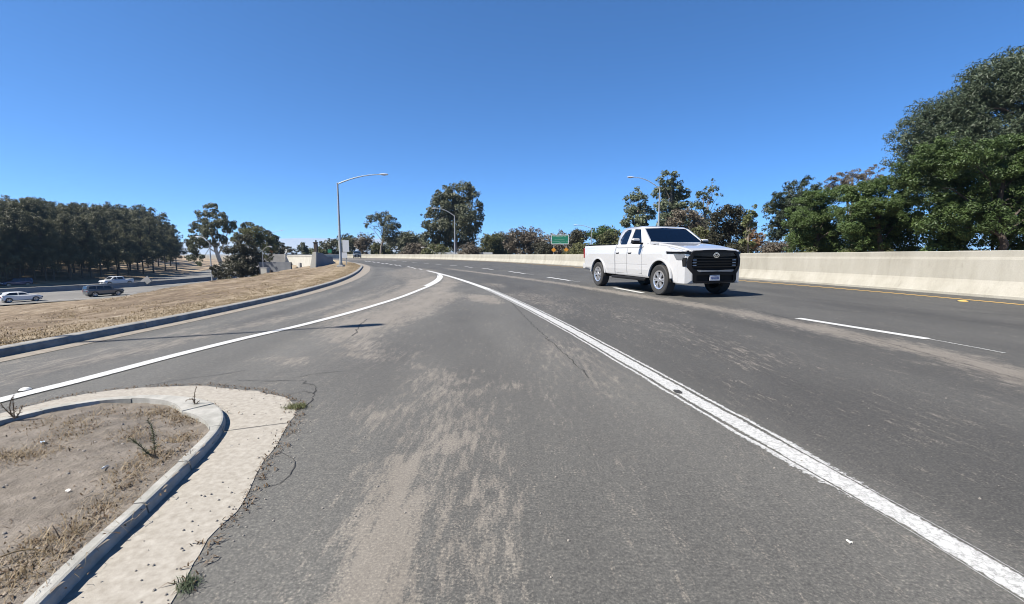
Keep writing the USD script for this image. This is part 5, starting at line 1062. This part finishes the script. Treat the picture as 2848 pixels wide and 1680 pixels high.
post_sign('narrow pale sign edge peeping out left of the tall street lamp', 831.5, 837, 592, 613, 48, 'sign_white', (.5,), -.15)
post_sign('white rectangular sign on two posts above the grey retaining wall', 691, 706.5, 609, 623, 125, 'sign_white', (.05, .95), -1.5)
post_sign('orange warning sign on the far lamp post above the grey wall', 663, 672, 613, 620, 113, 'orange', (.5,), -1.5)
post_sign('small green sign far beyond the end of the barrier', 805, 815, 613, 621, 140, 'sign_green', (.2, .8), -.1)

# concrete structures at the crest of the bank
def wall(label, plan, z0, z1, thick, mt, nm='retaining_wall', catg='wall', coping=None):
    P = np.asarray(plan, float); ms = []
    t = thing(nm, label, catg, (*P[0], 0))
    Q = P - P[0]; d = np.r_[0, np.cumsum(np.linalg.norm(np.diff(P, axis=0), axis=1))]; n = max(1, int(round(d[-1] / 4.0)))
    R = [np.array([np.interp(s, d, Q[:, k]) for k in (0, 1)]) for s in np.linspace(0, d[-1], n + 1)]
    zz0, zz1 = np.broadcast_to(z0, 2), np.broadcast_to(z1, 2)
    for i in range(n):
        a, b = R[i], R[i + 1]; u = (b - a) / np.linalg.norm(b - a); nn = np.array([-u[1], u[0]]) * thick / 2; b = b - u * .02
        f0, f1 = i / n, (i + 1) / n; lo0, lo1 = zz0[0] + (zz0[1] - zz0[0]) * f0, zz0[0] + (zz0[1] - zz0[0]) * f1; hi0, hi1 = zz1[0] + (zz1[1] - zz1[0]) * f0, zz1[0] + (zz1[1] - zz1[0]) * f1
        V = [(*(a - nn), lo0), (*(b - nn), lo1), (*(b + nn), lo1), (*(a + nn), lo0), (*(a - nn), hi0), (*(b - nn), hi1), (*(b + nn), hi1), (*(a + nn), hi0)]
        obj('wall_panel', (V, [[0, 3, 2, 1], [4, 5, 6, 7], [0, 1, 5, 4], [1, 2, 6, 5], [2, 3, 7, 6], [3, 0, 4, 7]]), mt, t)
    return t
xy = lambda x, y, Y: AT(x, y, Y)[:2]; zz = lambda x, y, Y: AT(x, y, Y)[2]
wall('grey concrete wall farthest left above the bank, under the orange sign', [xy(633, 630, 105), xy(702, 630, 105)], zz(650, 645, 105), [zz(633, 625, 105), zz(702, 624, 105)], .4, 'grey_concrete')
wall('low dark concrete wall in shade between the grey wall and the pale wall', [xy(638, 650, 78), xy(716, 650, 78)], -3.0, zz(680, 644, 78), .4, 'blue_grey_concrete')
A0, A1 = AT(704, 640, 82)[:2], AT(769, 640, 66)[:2]; ud = (A1 - A0) / np.linalg.norm(A1 - A0); nd_ = np.array([-ud[1], ud[0]])
def on_wall(x, y):                             # survey a point of the wall's face: along it, and its height
    d = ray(x * K, y * K); t_ = (A0 @ nd_) / (d[:2] @ nd_); return ((d[:2] * t_ - A0) @ ud, EYE + d[2] * t_)
t = thing('bridge_wall', 'broad pale concrete wall with a slanted left end on the crest of the bank', 'wall', (*A0, 0), math.atan2(ud[1], ud[0]))
prof_ = [on_wall(*q_) for q_ in [(704, 629.5), (769.5, 629.5), (769.5, 660), (733, 657), (728, 652), (713, 649)]]
obj('wall_face', ext_y(prof_, .5, y0=0.0), 'pale_concrete', t)
l0, l1 = on_wall(706, 629.5), on_wall(768, 629.5)
obj('coping', (lambda m: m)(ext_y([(l0[0], l0[1] - .02), (l1[0], l1[1] - .02), (l1[0], l1[1] + .16), (l0[0], l0[1] + .16)], .62, y0=-.06)), 'pale_concrete', t)
ob = on_wall(740, 652); obj('outlet_block', box(.9, .3, .8, (ob[0], -.15, ob[1])), 'grey_concrete', t)
Yd = 56
t = thing('bridge_end_post', 'blue-grey concrete end post flaring towards its foot, left of the tall street lamp', 'end post', (*xy(772, 650, Yd), 0))
mid = xy(772, 650, Yd); X_ = lambda x, y: AT(x, y, Yd)[0] - mid[0]; Z_ = lambda x, y: AT(x, y, Yd)[2]
obj('front_face', ext_y([(X_(769.5, 619), Z_(769.5, 619)), (X_(778, 619), Z_(778, 619)), (X_(777, 660), Z_(777, 660)), (X_(763, 660), Z_(763, 660))], .35), 'pale_concrete', t)
fl = [(0, Z_(778, 620)), (.9, Z_(778, 622)), (3.2, Z_(793, 650)), (3.2, Z_(793, 660)), (0, Z_(778, 660))]
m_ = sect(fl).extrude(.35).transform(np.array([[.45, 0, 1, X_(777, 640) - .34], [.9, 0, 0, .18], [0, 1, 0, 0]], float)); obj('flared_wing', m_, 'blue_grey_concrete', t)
Yd = 60
t = thing('brown_pillar', 'dark rust-brown pillar standing on top of the concrete end post', 'pillar', (*xy(776.5, 619, Yd), 0))
z0_, z1_ = zz(776, 622, Yd), zz(776, 595, Yd); obj('shaft', box(.40, .40, z1_ - z0_ - .12, (0, 0, (z0_ + z1_) / 2 - .06)), 'rust_brown', t); obj('cap', box(.5, .5, .12, (0, 0, z1_ - .05)), 'rust_brown', t); obj('finial', box(.08, .3, .3, (.05, 0, z1_ + .12)), 'rust_brown', t)
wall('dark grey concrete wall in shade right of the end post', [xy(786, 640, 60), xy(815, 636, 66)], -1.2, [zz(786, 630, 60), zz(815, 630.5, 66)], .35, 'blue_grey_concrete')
wall('far sunlit barrier behind the tall street lamp', [xy(700, 628, 96), xy(838, 630, 104)], -1.5, zz(800, 625, 100), .3, 'pale_concrete')
Yd = 46; a = AT(652, 672, Yd)
t = thing('concrete_box', 'pale concrete utility box sitting on the crest of the bank', 'utility box', (a[0], Yd, a[2] - .25)); sc_ = K / F * Yd
obj('box_body', rounded(15 * sc_, .55, 14.5 * sc_ + .25, (0, 0, 7.2 * sc_ + .12), .03), 'pale_concrete', t); obj('lid', box(15.6 * sc_, .6, .05, (0, 0, 14.5 * sc_ + .27)), 'grey_concrete', t)
a = AT(664, 667, 47); t = thing('drum', 'dark drum lying beside the pale utility box', 'drum', (a[0], 47, a[2])); obj('barrel', cyl(.17, .45, axis='y', n=16), 'rust_brown', t); obj('hoop', cyl(.18, .05, axis='y', n=16), 'under_black', t)
# low guard rail behind the barrier in front of the tallest gum
a, b = AT(1040, 622, 104), AT(1210, 622, 100); t = thing('guard_rail', 'grey guard rail with posts behind the barrier below the tallest gum tree', 'guard rail', (a[0], a[1], 0)); v = b - a
Lr = np.linalg.norm(v[:2]); rzz = math.atan2(v[1], v[0])
rail = box(Lr, .08, .45, (Lr / 2, 0, 0), 0); rail.apply_transform(trimesh.transformations.rotation_matrix(rzz, [0, 0, 1])); rail.apply_translation((0, 0, 1.22)); obj('rail', rail, 'galvanised', t)
for s in np.linspace(.02, .98, 9): obj('post', box(.15, .15, 1.3, (v[0] * s, v[1] * s + .1, .65)), 'galvanised_dark', t)

# median barrier of the freeway
yy = np.arange(20, 150, 1.0); P = np.stack([Fedge(yy), yy], 1); P = P + normals2(P) * 22.0; P = resample(P, 1.0); Nn = normals2(P)
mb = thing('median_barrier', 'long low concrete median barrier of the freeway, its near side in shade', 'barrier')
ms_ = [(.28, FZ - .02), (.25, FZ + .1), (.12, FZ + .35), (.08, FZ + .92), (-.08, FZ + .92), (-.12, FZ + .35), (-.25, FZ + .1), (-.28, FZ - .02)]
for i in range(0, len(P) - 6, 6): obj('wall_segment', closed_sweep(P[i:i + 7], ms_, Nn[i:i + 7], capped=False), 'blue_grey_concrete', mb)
# small flatbed trailer with a tilted pale panel at the pines' edge
q = AT(359, 694, 92); zq = verge_z(q[0], q[1]); t = thing('tilted_panel', 'pale panel standing tilted at the roadside before the last pines', 'panel', (q[0], q[1], zq))
m = box(1.9, .12, 1.35, (0, 0, 1.0)); m.apply_transform(trimesh.transformations.rotation_matrix(-.6, [0, 1, 0], [0, 0, 1.0])); obj('panel', m, 'grey_concrete', t); obj('stand', cat([box(.1, .1, 1.0, (-.5, .1, .5)), box(.1, .1, .8, (.5, .1, .4)), box(1.6, .1, .1, (0, .1, .5))]), 'galvanised_dark', t)

# ------------------------------------------------------------------ dry grass, weeds and litter
def blades(P, Z, n_each, h, spread, seed, lean=.6, w=.006):
    r = np.random.default_rng(seed); P = np.repeat(P, n_each, 0); Z = np.repeat(Z, n_each); n = len(P)
    o = r.normal(0, spread, (n, 2)); a = r.random(n) * 2 * PI; L = h * (.4 + .9 * r.random(n)); d = np.stack([np.cos(a), np.sin(a)], 1)
    k = lean * r.random(n)[:, None] * 1.6
    b = np.c_[P + o, Z]; m_ = b + np.c_[d * k * L[:, None] * .35, L * .55]; tp = b + np.c_[d * k * L[:, None], L * (1 - .45 * k[:, 0])]
    s = np.c_[-d[:, 1], d[:, 0], np.zeros(n)] * w
    V = np.stack([b - s, b + s, m_ + s * .8, m_ - s * .8, tp], 1).reshape(-1, 3); i = np.arange(n)[:, None] * 5
    return V, np.vstack([i + [0, 1, 2], i + [0, 2, 3], i + [3, 2, 4]])
r5 = np.random.default_rng(55)
ys = r5.uniform(2, 60, 5200) ** 1.0; ys = 3.5 + (ys / 60) ** 1.5 * 52; off = np.abs(r5.normal(0, 1, len(ys))) * .9 + .19
px_ = Ledge(ys) - off; zz_ = np.array([bank_z(a, b) for a, b in zip(px_, ys)])
tag(obj('dry_grass', blades(np.stack([px_, ys], 1), zz_ - .01, 10, .036, .07, 56, 1.8, .005), 'dry_grass'), 'short straw-coloured dry grass along the top of the long kerb', 'grass', kind='stuff')
cl = r5.uniform(0, 1, (3200, 2)); yb = 4 + cl[:, 0] * 46; xb = Ledge(yb) - .8 - cl[:, 1] ** .8 * 9; keep = meshkit.fbm(np.stack([xb * .8, yb * .8, xb * 0], -1), 3, 8) > .5; xb, yb = xb[keep], yb[keep]
zb = np.array([bank_z(a, b) for a, b in zip(xb, yb)])
tag(obj('dry_tufts', blades(np.stack([xb, yb], 1), zb - .02, 16, .05, .16, 57, 1.8, .008), 'dry_grass'), 'scattered pale tufts of dry grass across the brown bank', 'grass', kind='stuff')
# island: dry clumps inside the kerb and straw scattered about
def isl_pts(L): return np.array([S6(*q_, .04) for q_ in L])
cl = isl_pts([(100, 620), (30, 600), (180, 580), (320, 570), (420, 480), (440, 400), (470, 440), (780, 450), (820, 470), (960, 310), (1050, 330), (1100, 345), (1180, 320), (1220, 340), (1010, 500), (1060, 470), (1120, 460), (640, 330), (280, 390), (60, 590), (600, 890), (640, 870), (760, 760), (860, 640), (800, 700), (250, 1170), (180, 1260), (220, 1240), (350, 1095), (120, 1320), (40, 1420), (560, 1010), (430, 1050), (1000, 600), (960, 580), (1200, 300), (930, 330), (860, 330)])
ins_ = [i for i, p_ in enumerate(cl) if dpoly.buffer(-.05).contains(shapely.Point(*p_))]; cl = cl[ins_]
zc_ = np.array([isl_z(p_) for p_ in cl])
for nm_, mt_, k_, h_g, sp_, sd_ in (('dry_clumps', 'dry_grass', 70, .040, .065, 61), ('brown_leaves', 'brown_litter', 50, .014, .080, 62)):
    tag(obj(nm_, blades(cl, zc_, k_, h_g, sp_, sd_, 2.2, (.0011 if nm_ == 'dry_clumps' else .0035)), mt_), 'small dry clumps of straw in the island dirt' if nm_ == 'dry_clumps' else 'brown dead leaves gathered among the straw of the island', 'ground cover', kind='stuff')
rr = np.random.default_rng(63); bb_ = dpoly.buffer(-.06).bounds; pt = np.stack([rr.uniform(bb_[0], bb_[2], 2600), rr.uniform(.6, bb_[3], 2600)], 1); pt = pt[shapely.contains(dpoly.buffer(-.04), shapely.points(pt))]
edge_d = shapely.distance(shapely.points(pt), dpoly.exterior); pt = pt[rr.random(len(pt)) < .25 + .75 * np.exp(-edge_d / .18)]
tag(obj('straw_litter', blades(pt, np.array([isl_z(p_) for p_ in pt]), 2, .022, .015, 64, 2.6, .0011), 'brown_litter'), 'fine straw and bark litter scattered over the island dirt', 'ground cover', kind='stuff')
st = rr.random((420, 2)); sp = np.stack([bb_[0] + st[:, 0] * (bb_[2] - bb_[0]), .6 + st[:, 1] * (bb_[3] - .6)], 1); sp = sp[shapely.contains(dpoly.buffer(-.04), shapely.points(sp))]
peb = [trimesh.creation.icosphere(0, rr.uniform(.003, .008)) for _ in sp]
for m_, p_ in zip(peb, sp): m_.vertices *= rr.uniform(.6, 1.3, 3); m_.apply_translation((*p_, isl_z(p_) + .002))
plain('pebble_grey', (.26, .235, .205), .9)
tag(obj('pebbles', cat(peb), 'pebble_grey'), 'small stones lying in the island dirt', 'pebbles', kind='stuff')
# litter along the broken edge of the gutter
gs = resample(Gj[(Gj[:, 1] > 1.0)], .03); gs = gs[: int(len(gs) * .80)]; jj = rr.normal(0, .022, gs.shape) - normals2(gs) * .022
tag(obj('edge_litter', blades(gs + jj, np.full(len(gs), .006), 4, .018, .016, 65, 2.2, .003), 'brown_litter'), 'brown leaf litter and grit caught along the gutter edge', 'ground cover', kind='stuff')
gpat = S6(1800, 290); gg = gpat + rr.normal(0, .03, (40, 2)); tag(obj('edge_weed', blades(gg, np.full(40, .005), 12, .025, .012, 66, 1.6, .002), 'olive_leaves'), 'small olive weed at the outer corner of the gutter apron', 'weed')
gpat = S6(1130, 1390); gg = gpat + rr.normal(0, .018, (16, 2)); tag(obj('edge_weed', blades(gg, np.full(16, .005), 10, .03, .010, 67, 1.2, .0015), 'weed_green'), 'small green weed at the gutter edge near the bottom of the picture', 'weed')
# loose grit on the asphalt around the gutter
gr = np.vstack([Gj[rr.integers(40, len(Gj) - 200, 420)] - 0 + rr.normal(0, .10, (420, 2)), np.stack([rr.uniform(-1.5, 4, 160), rr.uniform(1.4, 6, 160)], 1)])
gm = [trimesh.creation.icosphere(0, rr.uniform(.002, .0065)) for _ in gr]
for m_, p_ in zip(gm, gr): m_.apply_translation((*p_, .006 if gpoly.contains(shapely.Point(*p_)) else .002))
tag(obj('grit', cat(gm), 'pebble_grey'), 'loose grit on the asphalt and gutter', 'grit', kind='stuff')

def stem_weed(name, label, base, stems, mt, needle, seed, dens=1.0, r=.0028, wdt=.0022):
    """A weed with needle-leaved stems."""
    t = thing(name, label, 'weed', base); q = np.random.default_rng(seed)
    for s in stems:
        P = smooth_path(np.asarray(s, float), .01); o = obj('stem', tube(P, np.linspace(r, r * .4, len(P)), 5), 'brown_stem', t); V, Fx = [], []
        T = np.gradient(P, axis=0); T /= np.linalg.norm(T, axis=1, keepdims=True)
        for i in range(int(len(P) * .15), len(P)):
            for _ in range(int(9 * dens)):
                d = q.normal(size=3); d -= T[i] * (d @ T[i]); d /= np.linalg.norm(d); d = d * .8 + T[i] * .6; L = needle * q.uniform(.5, 1.1) * (1.1 - .5 * i / len(P)); e = np.cross(d, q.normal(size=3)); e *= wdt / np.linalg.norm(e); k = len(V)
                V += [P[i] - e, P[i] + e, P[i] + d * L]; Fx.append([k, k + 1, k + 2])
        if V: obj('leaves', (np.array(V), np.array(Fx)), mt, o)
    return t
plain('brown_stem', (.10, .07, .045), .9)
b0 = np.r_[S3(680, 1225, .04), 0]; b0[2] = isl_z(b0[:2]); W = lambda x, y, dy=0: np.r_[AT((300 + x / 5.3) / K, (1040 + y / 5.3) / K, b0[1] + dy)] - b0
stem_weed('weed', 'green two-stemmed weed growing inside the island kerb', b0, [[(0, 0, 0), W(680, 1000), W(665, 850), W(590, 690)], [(0, 0, 0), W(600, 1180, -.02), W(500, 1080, -.05), W(330, 950, -.10)]], 'weed_green', .030, 71, 1.2)
b1 = np.r_[S3(1290, 480, .04), 0]; b1[2] = isl_z(b1[:2]); W1 = lambda x, y, dy=0: np.r_[AT((300 + x / 5.3) / K, (1040 + y / 5.3) / K, b1[1] + dy)] - b1
stem_weed('weed', 'spindly dry weed standing at the nose of the island kerb', b1, [[(0, 0, 0), W1(1275, 380), W1(1280, 280), W1(1305, 195)], [(0, 0, 0), W1(1240, 370), W1(1150, 395)], [(0, 0, 0), W1(1320, 420), W1(1350, 400)]], 'brown_litter', .022, 72, .35, .0035, .003)
b2 = np.r_[S6(90, 362, .04), 0]; b2[2] = .045; W2 = lambda x, y, dy=0: np.r_[AT((x / 2.182) / K, (1000 + y / 2.182) / K, b2[1] + dy)] - b2
stem_weed('weed', 'twiggy brown weed at the left edge of the island', b2, [[(0, 0, 0), W2(60, 300), W2(85, 215)], [(0, 0, 0), W2(50, 320), W2(5, 270)], [(0, 0, 0), W2(85, 320), W2(80, 250)], [(0, 0, 0), W2(120, 320), W2(130, 290)]], 'brown_litter', .024, 73, .5, .0035, .003)
b3 = np.r_[S6(370, 1095, .04), 0]; b3[2] = isl_z(b3[:2]); W3 = lambda x, y, dy=0: np.r_[AT((x / 2.182) / K, (1000 + y / 2.182) / K, b3[1] + dy)] - b3
stem_weed('weed', 'short dead twig standing in the island dirt', b3, [[(0, 0, 0), W3(350, 1060), W3(322, 1010)], [(0, 0, 0), W3(330, 1090), W3(310, 1110, -.03)]], 'brown_litter', .012, 74, .2, .003, .002)
b4 = np.r_[S6(250, 1180, .04), 0]; b4[2] = isl_z(b4[:2]); W4 = lambda x, y, dy=0: np.r_[AT((x / 2.182) / K, (1000 + y / 2.182) / K, b4[1] + dy)] - b4
t = thing('straw_stalk', 'long pale straw stalk curving over the dirt near the bottom left corner', 'stalk', b4); Pq = smooth_path([(0, 0, .005), W4(245, 1160), W4(190, 1152, -.01), W4(110, 1162, -.03), W4(0, 1200, -.08)], .01); obj('stalk', tube(Pq, .003, 5), 'dry_grass', t); obj('stub', tube([(0, 0, -.01), (.02, .01, .02)], .004, 5), 'brown_stem', t)
def scrap(label, p_, s, mt, seed, z=None, nm='paper_scrap'):
    q = np.random.default_rng(seed); n = 9; a = np.sort(q.random(n)) * 2 * PI; P = np.stack([np.cos(a) * s[0], np.sin(a) * s[1], q.uniform(.001, .010, n)], 1) * (1 + .25 * q.normal(size=(n, 1)) * [1, 1, 0]); V = np.vstack([[0, 0, .009], P])
    m = trimesh.Trimesh(V, [[0, 1 + i, 1 + (i + 1) % n] for i in range(n)], process=False); m = cat([m, trimesh.Trimesh(V - [0, 0, .0012], m.faces[:, ::-1], process=False)]); zq = isl_z(p_) + .004 if z is None else z
    m.apply_transform(trimesh.transformations.rotation_matrix(q.random() * 6, [0, 0, 1])); m.apply_translation((*p_, zq)); return tag(obj(nm, m, mt), label, 'litter')
scrap('white paper scrap lying alone in the middle of the island dirt', S6(645, 684, .04), (.022, .008), 'paper', 1)
scrap('small white scrap between the paper scrap and the straw stalk', S6(420, 815, .04), (.014, .007), 'paper', 2)
scrap('pale flake close to the base of the green weed', S3(740, 1105, .04), (.016, .010), 'dry_grass', 3)
plain('blue_plastic', (.40, .48, .56), .5)
scrap('bluish plastic scrap at the left of the island', S6(262, 525, .04), (.02, .012), 'blue_plastic', 4)
scrap('white speck of litter on the open asphalt at lower right', SC(2260, 830) if False else G(2087, 1336), (.012, .008), 'paper', 5, z=.003)
# raised markers
def marker(label, p_, mt, sx=.10): t = thing('road_marker', label, 'road marker', (*p_, .004)); obj('dome', Manifold.batch_hull([Manifold.cylinder(.004, sx / 2, sx / 2, 24), Manifold.cylinder(.004, sx / 3, sx / 3.4, 24).translate([0, 0, .014])]), mt, t, smooth=30); obj('glue_pad', cyl(sx * .6, .003, (0, 0, .0), n=24), 'crack_dark', t); return t
marker('round white road marker beside the left end of the gore line', G(62, 959), 'marker_white', .08)
marker('yellow road marker on the yellow line near the right edge', G(2366, 740.5), 'marker_yellow', .20)

# ------------------------------------------------------------------ haze
mat('haze', {'v': ('principled_volume', {'color': (.50, .74, 1.0), 'density': HAZE, 'anisotropy': .2})}, [], surface=None, volume='v.volume')
hz = box(29000, 29000, 340 + 9, (0, 0, (340 - 9) / 2.0))
tag(obj('haze', hz, 'haze'), 'thin blue haze lying over the distance', kind='stuff')
